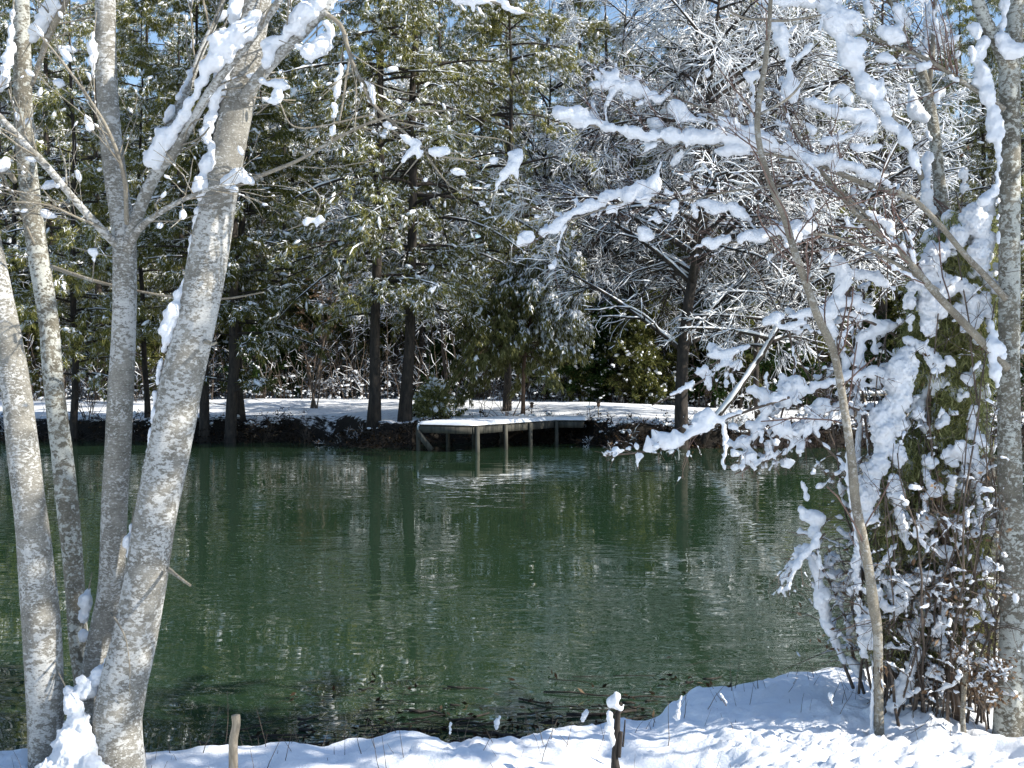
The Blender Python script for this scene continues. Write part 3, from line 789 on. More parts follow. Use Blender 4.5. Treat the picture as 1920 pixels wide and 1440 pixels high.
# undergrowth of the wood: masses of thin stems and snow, nobody could count them
def undergrowth():
    rng = np.random.default_rng(88)
    n = 3600
    px = rng.uniform(-150, 2050, n); d = field_edge(px) + rng.gamma(1.6, 5.0, n) - 0.3
    x = px2x(px, d); z = ground_h(x, d)
    K = 5; H = rng.uniform(0.8, 3.4, n)
    dd = norm(np.stack([rng.normal(0, 0.22, n), rng.normal(0, 0.22, n), np.ones(n)], -1))
    pts = np.empty((n, K, 3)); pts[:, 0] = np.stack([x, d, z - 0.05], -1)
    for k in range(1, K):
        dd = norm(dd + rng.normal(0, 0.1, dd.shape)); pts[:, k] = pts[:, k - 1] + dd * (H / (K - 1))[:, None]
    rad = rng.uniform(0.006, 0.02, n)[:, None] * np.linspace(1, 0.35, K)
    g = G(); tubes(g, pts, rad, 4)
    a, ar = kids(pts, rad, 5, 0.25, 1, 0.7, 45, rng, K=4, rr=0.6, droop=0.2); tubes(g, a, ar, 3, cap=False)
    o = tag(link("undergrowth", g.mesh("undergrowth", TWIG)), "tangle of thin leafless stems along the edge of the woods", kind="stuff")
    sg = G(); snow_line(sg, a, ar, rng, 0.9, 1.1, 0.011, 0.6, 3)
    k = 5200; i = rng.integers(0, n, k)
    c = pts[i, 0] + np.stack([rng.normal(0, 1.0, k), rng.normal(0, 1.0, k), rng.gamma(1.5, 0.3, k) + 0.05], -1)
    c = (c[:, None] + rng.normal(0, 1, (k, 3, 3)) * [0.07, 0.07, 0.04]).reshape(-1, 3); k *= 3
    s = rng.gamma(2.5, 0.012, k).clip(0.010, 0.08)
    blobs(sg, c, rng.normal(0, 1, (k, 3)) * [1, 1, 0.3], np.stack([s * 1.7, s, s * 0.6], -1), rng)
    tag(link("snow_on_undergrowth", sg.mesh("snow_on_undergrowth", SNOW_FAR)), "snow caught in the tangle along the edge of the woods", kind="stuff")
undergrowth()

# brush, roots and dead stems on the face of the far bank, its shadow put into their dark colours
def bank_brush():
    rng = np.random.default_rng(90)
    n = 4200
    x = rng.uniform(-17, 15, n); f = np.interp(x, FE[:, 0], FE[:, 1])
    y = f + rng.uniform(-0.6, 0.7, n) ; z = np.maximum(ground_h(x, y), 0.0)
    dens = vnoise(x, x * 0, 0.8); keep = (dens > 0.33) | (rng.random(n) < 0.35)
    keep &= ~((x > -6.1) & (x < -4.9) & (rng.random(n) < 0.8))
    x, y, z = x[keep], y[keep], z[keep]; n = len(x)
    K = 5; L = rng.uniform(0.15, 0.7, n)
    dd = norm(np.stack([rng.normal(0, 0.9, n), rng.normal(-0.5, 0.5, n), rng.uniform(-0.1, 0.9, n)], -1))
    pts = np.empty((n, K, 3)); pts[:, 0] = np.stack([x, y, z], -1)
    for k in range(1, K):
        dd = norm(dd + rng.normal(0, 0.2, dd.shape) + [0, 0, -0.16]); pts[:, k] = pts[:, k - 1] + dd * (L / (K - 1))[:, None]
    rad = rng.uniform(0.004, 0.013, n)[:, None] * np.linspace(1, 0.4, K)
    g = G(); tubes(g, pts, rad, 3, cap=False)
    a, ar = kids(pts, rad, 3, 0.2, 1, 0.25, 50, rng, K=3, rr=0.7, droop=0.3); tubes(g, a, ar, 3, cap=False)
    tag(link("bank_brush", g.mesh("bank_brush", BARK_DARK)), "shade-darkened dead stems and roots matted on the face of the far bank", kind="stuff")  # dark bark colour carries the shadow on the bank face
    c, d2 = pick(a, 5200, rng); lg = G(); clumps(lg, c, d2, rng, 3, 0.09, 0.02, 1.2, 0.3)
    tag(link("dead_leaves", lg.mesh("dead_leaves", m_leaf("shaded_withered_leaves", [(0, (0.010, 0.008, 0.006)), (0.85, (0.035, 0.025, 0.016)), (1, (0.13, 0.085, 0.05))]), False)), "shade-darkened withered leaves caught in the bank brush", kind="stuff")  # leaf browns taken near black to stand for the bank's shadow
    k = 260; up_ = np.nonzero(pts[:, 0, 2] > 0.30)[0]; i = up_[rng.integers(0, len(up_), k)]
    c = (pts[i, 2] + [0, 0, 0.03])[:, None] + rng.normal(0, 1, (k, 5, 3)) * [0.09, 0.06, 0.02]; c = c.reshape(-1, 3); k *= 5; s = rng.gamma(2.2, 0.013, k).clip(0.010, 0.07)
    sg = G(); blobs(sg, c, rng.normal(0, 1, (k, 3)) * [1, 1, 0.2], np.stack([s * 1.6, s, s * 0.8], -1), rng)
    tag(link("snow_on_brush", sg.mesh("snow_on_brush", SNOW_FAR)), "snow patches lying on the bank brush", kind="stuff")
bank_brush()

# ------------------------------------------------------------------ dock
def box(g, c, ax, ay, az, sx, sy, sz, bev=0.0):
    c, ax, ay, az = map(lambda q: np.asarray(q, float), (c, ax, ay, az))
    v = [c + ax * sx * i + ay * sy * j + az * sz * k for i in (-.5, .5) for j in (-.5, .5) for k in (-.5, .5)]
    g.add(v, [(0, 1, 3, 2), (4, 6, 7, 5), (0, 4, 5, 1), (2, 3, 7, 6), (0, 2, 6, 4), (1, 5, 7, 3)])
def make_dock():
    rng = np.random.default_rng(3)
    A = np.array([-0.97, 30.0]); B = np.array([1.16, 33.6]); C2 = np.array([2.05, 33.45])
    u = (B - A) / np.linalg.norm(B - A); w = np.array([-u[1], u[0]])
    LEN = np.linalg.norm(B - A); W = 1.55; ZT = 0.61; ZB = 0.445
    root = thing("dock", "low weathered wooden dock carrying a smooth slab of snow on the far bank", "dock", (A[0], A[1], 0))
    U = np.array([*u, 0]); Wv = np.array([*w, 0]); Z = np.array([0, 0, 1.0])
    a3 = np.array([A[0], A[1], 0])
    g = G()
    nb = int(LEN / 0.145)
    for k in range(nb):
        box(g, a3 + U * (k + 0.5) * 0.145 + Wv * (W / 2) + Z * (ZT + 0.02 + rng.normal(0, 0.002)), U, Wv, Z, 0.138, W + 0.04, 0.034)
    part("deck_boards", g, WOOD_OLD, root, False)
    def beam(p, q, zb=ZB, zt=ZT, th=0.045, nm="side_beam"):
        d = (q - p); L = np.linalg.norm(d); d /= L; nrm = np.array([-d[1], d[0], 0])
        gb = G(); box(gb, (p + q) / 2 + Z * (zb + zt) / 2, d, nrm, Z, L, th, zt - zb); return part(nm, gb, WOOD_OLD, root, False)
    beam(a3 - U * 0.024, a3 + Wv * W - U * 0.024, nm="end_beam")
    beam(a3 - Wv * 0.024, a3 + U * LEN - Wv * 0.024)
    beam(a3 + Wv * (W + 0.024), a3 + U * LEN + Wv * (W + 0.024))
    b3 = a3 + U * LEN; c3 = np.array([C2[0], C2[1], 0])
    # landing towards the bank
    gl = G(); d = norm(c3 - b3); nr = np.array([-d[1], d[0], 0])
    for k in range(6):
        box(gl, b3 + d * (k + 0.5) * 0.145 - d * 0.1 + nr * 0.62 + Z * (ZT + 0.02), d, nr, Z, 0.138, 1.2, 0.034)
    part("landing_boards", gl, WOOD_OLD, root, False)
    beam(b3 + d * 0.03 , b3 + d * 0.80)
    def post(p, top, rr=0.055, bot=-0.7):
        gp = G(); tubes(gp, [[p[0], p[1], bot], [p[0] + .005, p[1], 0.1], [p[0], p[1], top]], [[rr, rr, rr * 0.96]], 10); part("post", gp, WOOD_OLD, root)
    for s in (0.02, 0.34, 0.64, 0.98):
        post(a3 + U * LEN * s - Wv * 0.10, ZT + 0.015)
        post(a3 + U * LEN * s + Wv * (W + 0.1), ZT + 0.015)
    # brace board under the left corner
    gb = G(); p = a3 + Wv * (W + 0.02) - U * 0.06
    q1 = p + Z * 0.47; q2 = p - Wv * 0.42 + Z * 0.02
    dd = norm(q2 - q1); box(gb, (q1 + q2) / 2, dd, U, np.cross(dd, U), np.linalg.norm(q2 - q1), 0.04, 0.14); part("brace", gb, WOOD_OLD, root, False)
    # snow slab with rounded rim
    gs = G(); NU, NW = 60, 26
    for (o_, e1, e2, L1, L2) in ((a3, U, Wv, LEN + 0.1, W), (b3 - d * 0.02, d, nr, 0.85, 1.25)):
        t1 = np.linspace(-0.03, L1 + 0.03, NU); t2 = np.linspace(-0.05, L2 + 0.05, NW)
        T1, T2 = np.meshgrid(t1, t2, indexing='ij')
        edge = np.minimum(np.minimum(T1 + 0.03, L1 + 0.03 - T1), np.minimum(T2 + 0.05, L2 + 0.05 - T2))
        hh = ZT + 0.042 + 0.09 * np.sqrt(np.clip(1 - (1 - np.clip(edge / 0.09, 0, 1)) ** 2, 0, 1)) + 0.035 * (vnoise(T1, T2, 2.5) - 0.5) * np.clip(edge / 0.1, 0, 1)
        pos = o_[None, None] + T1[..., None] * e1 + T2[..., None] * e2; pos[..., 2] = hh
        bot = pos.copy(); bot[..., 2] = ZT + 0.04
        i = np.arange(NU * NW).reshape(NU, NW); q = np.stack([i[:-1, :-1], i[1:, :-1], i[1:, 1:], i[:-1, 1:]], -1).reshape(-1, 4)
        gs.add(pos.reshape(-1, 3), q); gs.add(bot.reshape(-1, 3), q[:, ::-1])
    # overhanging drip at the left corner
    blobs(gs, [a3 + Wv * (W + 0.03) + Z * (ZT - 0.02)], [[0, 0, 1]], [[0.10, 0.03, 0.03]], rng, ICO2, 0.05)
    part("snow", gs, SNOW, root)
make_dock()

# small path lights stuck in the snow behind the dock
def path_light(px, d, label):
    x = px2x(px, d); z = gz(x, d)
    root = thing("path_light", label, "garden light", (x, d, z), "garden lights on the far bank")
    g = G(); tubes(g, [[x, d, z - 0.1], [x, d, z + 0.30]], [[0.012, 0.012]], 8); part("stake", g, WOOD_PALE, root)
    g = G(); tubes(g, [[x, d, z + 0.30], [x, d, z + 0.33], [x, d, z + 0.42]], [[0.03, 0.05, 0.05]], 10); part("lamp", g, BARK_RED, root)
    g = G(); tubes(g, [[x, d, z + 0.42], [x, d, z + 0.44], [x, d, z + 0.47]], [[0.075, 0.07, 0.01]], 12); part("cap", g, BARK_DARK, root)
path_light(997, 36.0, "small stake light in the snow just right of the cedar trunk")
path_light(1122, 35.0, "small stake light in the snow where the dock meets the bank")

# snowy picnic table on the right of the far field
def picnic_table():
    d = 34.6; x = px2x(1652, d); z = gz(x, d)
    root = thing("picnic_table", "wooden picnic table under snow on the far field, glimpsed left of the snowy thicket", "picnic table", (x, d, z))
    X, Y, Z = np.eye(3)
    o = np.array([x, d, z])
    g = G()
    for k in range(5): box(g, o + [0, (k - 2) * 0.15, 0.74], X, Y, Z, 1.5, 0.14, 0.04)
    part("tabletop", g, WOOD_PALE, root, False)
    for s in (-1, 1):
        g = G(); box(g, o + [0, s * 0.68, 0.44], X, Y, Z, 1.5, 0.25, 0.04); part("bench_seat", g, WOOD_PALE, root, False)
        for t in (-1, 1):
            a = o + [s * 0.55, t * 0.25, 0.71]; b = o + [s * 0.55, t * 0.62, 0.0]; dd = norm(b - a)
            g = G(); box(g, (a + b) / 2, dd, X, np.cross(dd, X), np.linalg.norm(b - a) + 0.05, 0.04, 0.09); part("leg", g, WOOD_PALE, root, False)
    g = G(); rng = np.random.default_rng(1)
    for s, w, h, zz in ((0, 0.38, 0.06, 0.80), (-0.68, 0.13, 0.05, 0.50), (0.68, 0.13, 0.05, 0.50)):
        cc = np.array([[x + t, d + s, z + zz] for t in np.linspace(-0.68, 0.68, 9)]); blobs(g, cc, np.tile([1, 0, 0], (9, 1)), np.tile([0.16, w, h], (9, 1)), rng, ICO2, 0.04)
    part("snow", g, SNOW, root)
picnic_table()

# ------------------------------------------------------------------ near trees
def pxline(rows, n):
    """rows (px, py, depth, width px) -> points (n,3), radii (n)"""
    r = spline(rows, n)
    pts = np.array([P(a, b, c) for a, b, c, _ in r]); return pts, r[:, 3] * 0.5 * r[:, 2] / FPX

def stem_tube(g, rows, rng, m=26, step=0.03, lump=0.05):
    L = sum(np.linalg.norm(P(*a[:3]) - P(*b[:3])) for a, b in zip(rows[:-1], rows[1:]))
    n = max(8, int(L / step)); pts, rad = pxline(rows, n)
    T = norm(np.gradient(pts, axis=0)); ref = np.array([0, 1.0, 0]) if abs(T[:, 1]).mean() < 0.7 else np.array([0, 0, 1.0])
    A = norm(np.cross(T, ref)); B = np.cross(T, A)
    th = np.arange(m) / m * 2 * np.pi
    s = np.arange(n) * step
    ph = rng.uniform(0, 50)
    lumps = lump * (vnoise(np.cos(th)[None] * 1.2 + 9 + ph, np.sin(th)[None] * 1.2 + s[:, None] * 2.2, 1.0) - 0.5) * 2 + 0.35 * lump * (vnoise(np.cos(th)[None] * 3 + 40 + ph, np.sin(th)[None] * 3 + s[:, None] * 12, 1.0) - 0.5) * 2
    rr = rad[:, None] * (1 + lumps)
    V = pts[:, None] + rr[..., None] * (np.cos(th)[None, :, None] * A[:, None] + np.sin(th)[None, :, None] * B[:, None])
    i = np.arange(n * m).reshape(n, m); a = i[:-1]; b = np.roll(a, -1, 1); d = i[1:]; c = np.roll(d, -1, 1)
    e0, e1 = i[0], i[-1]
    tri = [(e0[0], e0[k + 1], e0[k]) for k in range(1, m - 1)] + [(e1[0], e1[k], e1[k + 1]) for k in range(1, m - 1)]
    g.add(V.reshape(-1, 3), np.stack([a, b, c, d], -1).reshape(-1, 4), tri)
    return pts, rad

def snow_chain(g, rows, rng, flat=0.85, dens=1.0, jitter=0.22, depthw=1.0):
    """lumpy snow following (px, py, depth, thickness px); overlapping lumps"""
    L = sum(np.linalg.norm(P(*a[:3]) - P(*b[:3])) for a, b in zip(rows[:-1], rows[1:])) if len(rows) > 1 else 0
    th = np.mean([r[3] * r[2] / FPX for r in rows])
    if len(rows) == 1:
        r = rows[0]; rad = r[3] * .5 * r[2] / FPX
        c = P(*r[:3])[None] + rng.normal(0, rad * 0.35, (4, 3)); blobs(g, c, rng.normal(0, 1, (4, 3)), np.full((4, 3), rad * 0.8), rng, ICO2, 0.06); return
    n = max(4, int(L / (th * 0.30) * dens))
    pts, rad = pxline(rows, n)
    T = norm(np.gradient(pts, axis=0))
    rad = rad * (1 + jitter * rng.normal(0, 1, n)).clip(0.5, 1.6)
    pts = pts + rng.normal(0, 1, pts.shape) * rad[:, None] * 0.22
    kp = np.ones(n, bool)
    if len(rows) > 1 and n > 10:
        q = vnoise(np.arange(n) * 0.35 + rng.uniform(0, 99), np.zeros(n), 1.0); kp = q > (0.24 if th < 0.06 else 0.17)
        rad = rad * (0.72 + 0.5 * q)
    blobs(g, pts[kp], T[kp], np.stack([rad * 1.2, rad * depthw, rad * flat], -1)[kp], rng, ICO2, 0.08)
    k = int(n * 2.2); i = rng.integers(0, n, k); i = i[kp[i]]; k = len(i)
    o = norm(rng.normal(0, 1, (k, 3))) * rad[i, None] * rng.uniform(0.7, 1.05, (k, 1))
    sr = rad[i] * rng.uniform(0.18, 0.42, k)
    blobs(g, pts[i] + o, rng.normal(0, 1, (k, 3)), np.stack([sr * 1.3, sr, sr], -1), rng, ICO2, 0.12)

SNOWMATS = SNOW
def snow_part(g, parent, voxel=0.0075, name="snow", disp=0.016):
    """merges the lumps of one snow load into a single skin"""
    o = part(name, g, SNOW, parent)
    m = o.modifiers.new("remesh", 'REMESH'); m.mode = 'VOXEL'; m.voxel_size = voxel; m.use_smooth_shade = True
    s = o.modifiers.new("smooth", 'SMOOTH'); s.iterations = 2; s.factor = 0.5
    t = bpy.data.textures.get("snow_lumps") or bpy.data.textures.new("snow_lumps", 'CLOUDS')
    t.noise_scale = 0.028; t.noise_depth = 3
    d = o.modifiers.new("lumps", 'DISPLACE'); d.texture = t; d.strength = disp; d.mid_level = 0.5; d.texture_coords = 'LOCAL'
    t2_ = bpy.data.textures.get("snow_grain") or bpy.data.textures.new("snow_grain", 'CLOUDS')
    t2_.noise_scale = 0.012; t2_.noise_depth = 3
    d2_ = o.modifiers.new("grain", 'DISPLACE'); d2_.texture = t2_; d2_.strength = disp * 0.6; d2_.mid_level = 0.5; d2_.texture_coords = 'LOCAL'
    dg = bpy.context.evaluated_depsgraph_get()
    me = bpy.data.meshes.new_from_object(o.evaluated_get(dg)); me.name = name
    o.modifiers.clear(); old = o.data; o.data = me; bpy.data.meshes.remove(old)
    if not me.materials: me.materials.append(SNOW)
    me.polygons.foreach_set("use_smooth", np.ones(len(me.polygons), dtype=bool))
    return o

def drape(g, Pts, Rad, rng, frac=0.6, r=0.006, tm=6, n=13):
    """broken, uneven strips of snow along thin twigs"""
    N, K, _ = Pts.shape
    if N == 0: return
    w = np.nonzero(rng.random(N) < frac)[0]
    if len(w) == 0: return
    t0 = rng.uniform(0, 0.35, len(w)); t1 = t0 + rng.uniform(0.3, 0.65, len(w))
    t = (t0[:, None] + (t1 - t0)[:, None] * np.linspace(0, 1, n)) * (K - 1)
    k = np.minimum(t.astype(int), K - 2); f = (t - k)[..., None]
    p = Pts[w[:, None], k] * (1 - f) + Pts[w[:, None], k + 1] * f
    rr = r * rng.gamma(3, 0.34, len(w))[:, None] * rng.uniform(0.25, 1.45, p.shape[:2])
    rr[:, 0] *= 0.35; rr[:, -1] *= 0.3
    p[..., 2] += rr * 0.7
    p += rng.normal(0, 1, p.shape) * rr[..., None] * 0.25
    tubes(g, p, rr, tm, rough=0.12, rng=rng)

def base_loc(px, py, d):
    p = P(px, py, d); return (p[0], d, gz(p[0], d))

def twigs_on(g, lines, rng, n, length, r0=0.002, K=6, ang=40, t0=0.2, n2=2, droop=0.0, up=0.15):
    """fine side twigs on a list of (pts, rad)"""
    res = []
    for pts, rad in lines:
        a, ar = kids(pts[None], rad[None], n, t0, 1.0, length, ang, rng, K=K, rr=0.35, droop=droop, wob=0.13, up=up)
        ar = np.clip(ar, r0 * 0.6, r0 * 2.2); tubes(g, a, ar, 5)
        res.append((a, ar))
        if n2:
            b, br = kids(a, ar, n2, 0.2, 0.95, length * 0.45, 38, rng, K=4, rr=0.6, wob=0.12)
            tubes(g, b, np.clip(br, r0 * 0.45, r0), 4); res.append((b, br))
    return res

# ---- left: single pale trunk ----
rngN = np.random.default_rng(501)
DA = 5.15
A_rows = [(98, 1500, DA, 84), (92, 1440, DA, 76), (85, 1360, DA, 66), (80, 1230, DA, 70), (70, 1093, DA, 66), (57, 960, DA, 60), (42, 840, DA, 58), (28, 720, DA, 53), (8, 600, DA, 50), (-15, 480, DA, 46), (-70, 240, DA, 40), (-135, 0, DA, 36), (-190, -200, DA, 30)]
ta = thing("pale_tree", "mottled pale trunk leaning left, standing apart at the left edge", "tree", base_loc(90, 1440, DA))
g = G(); stem_tube(g, A_rows, rngN, 30); part("trunk", g, BARK_PALE, ta)

# ---- left: three-stemmed pale tree ----
D = 5.2
tb = thing("pale_tree", "three-stemmed pale lichen-spotted tree with snow heaped at its foot", "tree", base_loc(225, 1440, 5.0))
B_rows = [(175, 1400, 5.42, 60), (160, 1290, 5.42, 40), (148, 1200, 5.45, 37), (140, 1093, 5.5, 37), (128, 960, 5.55, 40), (115, 840, 5.6, 38), (101, 720, 5.6, 37), (91, 600, 5.65, 37), (72, 480, 5.7, 38), (58, 380, 5.7, 36), (45, 240, 5.7, 34), (42, 120, 5.7, 32), (40, 0, 5.7, 30), (42, -200, 5.7, 26)]
C_rows = [(205, 1420, 5.2, 60), (180, 1330, 5.28, 58), (182, 1250, 5.3, 56), (195, 1170, 5.3, 50), (208, 1093, 5.3, 48), (214, 960, 5.3, 48), (221, 840, 5.3, 48), (227, 720, 5.3, 47), (233, 600, 5.3, 44), (234, 480, 5.3, 43), (230, 420, 5.3, 42), (218, 340, 5.3, 41), (206, 240, 5.3, 40), (199, 120, 5.3, 39), (197, 0, 5.3, 38), (196, -200, 5.3, 32)]
D_rows = [(232, 1500, 5.0, 106), (226, 1440, 5.02, 96), (220, 1360, 5.05, 94), (233, 1280, 5.07, 88), (252, 1200, 5.1, 82), (273, 1093, 5.1, 78), (293, 960, 5.12, 77), (317, 840, 5.15, 78), (338, 720, 5.15, 79), (357, 640, 5.15, 76), (367, 600, 5.15, 74), (390, 480, 5.15, 74), (412, 360, 5.15, 69), (436, 240, 5.15, 62), (460, 120, 5.15, 60), (481, 0, 5.15, 56), (515, -200, 5.15, 48)]
for rows in (B_rows, C_rows, D_rows):
    g = G(); stem_tube(g, rows, rngN, 32)
    part("trunk", g, BARK_MOTTLED if rows is B_rows else BARK_PALE, tb)
br_rows = {
 'C1': [(238, 470, 5.28, 26), (252, 420, 5.25, 25), (275, 360, 5.22, 24), (300, 315, 5.2, 22), (330, 280, 5.15, 19), (400, 162, 5.05, 16), (480, 62, 5.0, 14), (530, -10, 4.95, 12), (560, -80, 4.95, 10)],
 'C2': [(308, 258, 5.2, 15), (330, 210, 5.25, 15), (350, 170, 5.3, 14), (380, 90, 5.35, 13), (412, 20, 5.4, 11), (430, -60, 5.4, 9)],
 'C3': [(222, 462, 5.28, 17), (190, 430, 5.2, 16), (140, 375, 5.1, 14), (90, 315, 5.0, 14), (50, 272, 4.95, 13), (0, 220, 4.9, 12), (-60, 160, 4.9, 10)],
 'C4': [(245, 452, 5.25, 18), (262, 428, 5.2, 15), (290, 405, 5.1, 11), (340, 376, 5.0, 9), (400, 352, 4.9, 6), (440, 345, 4.9, 4)],
 'C5': [(238, 420, 5.2, 9), (232, 330, 5.1, 8), (205, 250, 5.05, 7), (170, 190, 5.0, 6), (120, 120, 4.95, 5), (70, 60, 4.9, 4)],
 'D1': [(455, 190, 5.1, 26), (490, 140, 5.05, 24), (530, 96, 5.0, 22), (570, 60, 4.95, 20), (612, 10, 4.9, 18), (650, -60, 4.9, 16)],
 'D2': [(440, 350, 5.1, 9), (500, 325, 5.0, 8), (560, 300, 4.95, 7), (640, 255, 4.9, 6), (700, 228, 4.85, 5), (760, 212, 4.85, 4), (860, 206, 4.85, 3)],
 'D3': [(605, 20, 4.9, 9), (640, 50, 4.9, 8), (655, 100, 4.9, 7.5), (675, 150, 4.9, 7), (700, 195, 4.9, 6.5), (722, 218, 4.9, 6), (760, 250, 4.9, 5), (800, 285, 4.9, 5), (860, 298, 4.9, 4), (925, 305, 4.9, 3)],
 'D4': [(657, 105, 4.9, 6), (650, 140, 4.9, 5), (643, 190, 4.9, 4), (635, 235, 4.9, 3)],
 'D5': [(800, 288, 4.9, 4), (820, 320, 4.9, 3), (850, 352, 4.9, 2.6), (890, 366, 4.9, 2.2)],
 'X1': [(96, 500, 5.6, 8), (140, 515, 5.5, 7), (190, 530, 5.45, 6), (265, 547, 5.4, 5), (340, 558, 5.45, 4.5), (420, 560, 5.45, 4), (495, 548, 5.4, 2.5)],
 'X2': [(315, 1066, 5.05, 8), (335, 1082, 4.95, 6), (357, 1098, 4.9, 5)],
 'X3': [(207, 1150, 5.1, 4), (222, 1170, 4.95, 3.6), (236, 1200, 4.9, 3), (243, 1250, 4.92, 2.6), (243, 1305, 4.95, 1.8)],
 'X4': [(60, 160, 5.6, 8), (90, 70, 5.5, 12), (115, 20, 5.4, 12), (150, -50, 5.3, 10)],
 'X5': [(28, 340, 5.6, 10), (10, 320, 5.5, 10), (-20, 350, 5.4, 9)],
 'X6': [(65, 460, 5.6, 5), (30, 380, 5.5, 4), (0, 320, 5.4, 4), (-30, 280, 5.4, 3)],
 'X7': [(200, 560 - 130, 5.2, 5), (150, 410, 5.1, 4.5), (90, 385, 5.0, 4), (20, 378, 4.95, 4)],
 'X8': [(385, 640, 5.1, 10), (398, 645, 5.02, 7), (406, 642, 5.0, 4)],
}
lines = {}
for k, rows in br_rows.items():
    g = G(); lines[k] = stem_tube(g, rows, rngN, 12, 0.02, 0.03)
    part("branch", g, BARK_PALE if rows[0][3] > 12 else BARK_TWIG, tb)
g = G()
tw = twigs_on(g, [lines[k] for k in ('C1', 'C2', 'C3', 'C4', 'C5', 'X7', 'X6')], rngN, 12, 0.42, 0.0019, ang=38, n2=2)
tw += twigs_on(g, [lines[k] for k in ('D2', 'D3', 'D5', 'D1', 'X4')], rngN, 7, 0.34, 0.0016, ang=42, n2=2)
part("twigs", g, BARK_TWIG, tb)
g = G()
SUP = []
def support(rows, lst):
    if rows[0][3] > 26 or len(rows) < 2: return
    a0, a1, b0, b1 = np.array(rows[0]), np.array(rows[1]), np.array(rows[-1]), np.array(rows[-2])
    e0 = a0 + (a0 - a1) / max(1, np.hypot(*(a0 - a1)[:2])) * 40; e1 = b0 + (b0 - b1) / max(1, np.hypot(*(b0 - b1)[:2])) * 40
    lst.append([(q[0], q[1] + 2, q[2] + 0.005, w) for q, w in [(e0, 1.6)] + [(np.array(r), 3.2) for r in rows] + [(e1, 1.4)]])
def S(rows, **k):
    support(rows, SUP)
    snow_chain(g, [(a, b, c if c else 5.0, w * 0.88) for a, b, c, w in rows], rngN, **k)
# snow plastered down the left side of the leaning stem
S([(462, -60, 5.1, 26), (443, 10, 5.1, 26), (436, 60, 5.1, 22), (425, 110, 5.1, 16)])
S([(424, 130, 5.1, 30), (410, 175, 5.1, 34), (398, 205, 5.1, 30), (393, 240, 5.1, 22), (390, 262, 5.1, 22), (400, 290, 5.1, 20), (384, 318, 5.1, 34), (378, 350, 5.1, 28), (374, 390, 5.1, 20), (364, 430, 5.12, 18), (357, 480, 5.12, 14), (345, 530, 5.12, 16), (333, 570, 5.12, 26), (318, 600, 5.12, 34), (314, 628, 5.12, 24), (306, 660, 5.12, 14), (297, 705, 5.12, 13), (290, 760, 5.12, 11), (283, 800, 5.12, 9), (272, 870, 5.12, 7), (262, 930, 5.1, 6)], depthw=1.1)
S([(432, 338, 5.05, 28), (448, 335, 5.0, 30), (466, 340, 5.0, 18)])
S([(425, 345, 5.02, 22), (440, 355, 5.0, 18)])
# crotch snow
S([(246, 990, 5.15, 16), (243, 1015, 5.15, 22), (240, 1040, 5.15, 12)])
S([(165, 1110, 5.3, 14), (160, 1135, 5.3, 30), (156, 1165, 5.3, 30), (155, 1190, 5.3, 24)])
g_keep = g; g = G()
S([(199, 1238, 5.1, 8), (194, 1255, 5.08, 20), (184, 1272, 5.06, 30), (170, 1288, 5.05, 34), (156, 1302, 5.05, 30)], jitter=0.4)
S([(124, 1288, 5.05, 8), (130, 1300, 5.03, 20), (135, 1318, 5.0, 28), (140, 1340, 5.0, 36), (144, 1362, 4.98, 44), (142, 1385, 4.97, 54), (138, 1408, 4.95, 64), (136, 1432, 4.93, 78)], dens=1.8, jitter=0.35)
S([(60, 1450, 4.9, 22), (90, 1442, 4.9, 28), (115, 1434, 4.9, 34), (150, 1438, 4.88, 38), (185, 1446, 4.86, 32), (215, 1458, 4.84, 24)], dens=1.6, jitter=0.4)
k = 260; px_ = rngN.uniform(70, 205, k); py_ = 1290 + 150 * rngN.random(k) ** 0.8
ok = np.abs(px_ - 140) < 5 + (py_ - 1280) * 0.27; px_, py_ = px_[ok], py_[ok]; k = len(px_)
cc = np.array([P(a, b, 4.93 + 0.0004 * (1440 - b)) for a, b in zip(px_, py_)]); sr = rngN.gamma(2.5, 0.004, k).clip(0.004, 0.022)
blobs(g, cc, rngN.normal(0, 1, (k, 3)), np.stack([sr * 1.3, sr, sr], -1), rngN, ICO2, 0.15)
snow_part(g, tb, 0.0055, disp=0.018)
g = g_keep
# snow on the branches
S([(282, 300, 5.16, 26), (292, 282, 5.16, 36), (310, 262, 5.14, 34), (330, 238, 5.1, 26), (355, 195, 5.06, 22), (380, 150, 5.04, 18), (395, 122, 5.02, 26)])
S([(400, 120, 5.02, 26), (412, 95, 5.0, 46), (425, 85, 5.0, 48), (445, 70, 5.0, 38), (468, 50, 4.98, 30), (482, 35, 4.98, 18)])
S([(412, 70, 5.0, 22), (415, 62, 5.0, 16)])
S([(312, 224, 5.2, 16), (316, 212, 5.2, 18), (330, 190, 5.2, 10), (360, 130, 5.3, 10)])
S([(500, 115, 5.0, 16), (505, 92, 5.0, 34), (520, 78, 4.98, 26), (548, 60, 4.95, 26), (565, 35, 4.92, 40), (585, 12, 4.9, 34), (610, -12, 4.9, 34)])
S([(560, 88, 4.9, 20), (585, 98, 4.9, 34), (605, 85, 4.9, 30), (620, 60, 4.9, 26), (605, 45, 4.9, 30), (590, 60, 4.9, 26)])
S([(495, 155, 4.95, 10), (515, 158, 4.95, 18), (530, 160, 4.95, 18), (522, 180, 4.95, 20), (505, 192, 4.95, 12), (482, 196, 4.95, 8)])
S([(575, 415, 4.9, 16), (585, 411, 4.9, 12), (600, 412, 4.9, 14)]); S([(594, 424, 4.9, 9)])
S([(640, 110, 4.9, 12), (636, 150, 4.9, 14), (628, 190, 4.9, 14), (626, 235, 4.9, 12), (622, 255, 4.9, 10)])
S([(682, 150, 4.9, 10), (694, 165, 4.9, 14), (700, 190, 4.9, 12)])
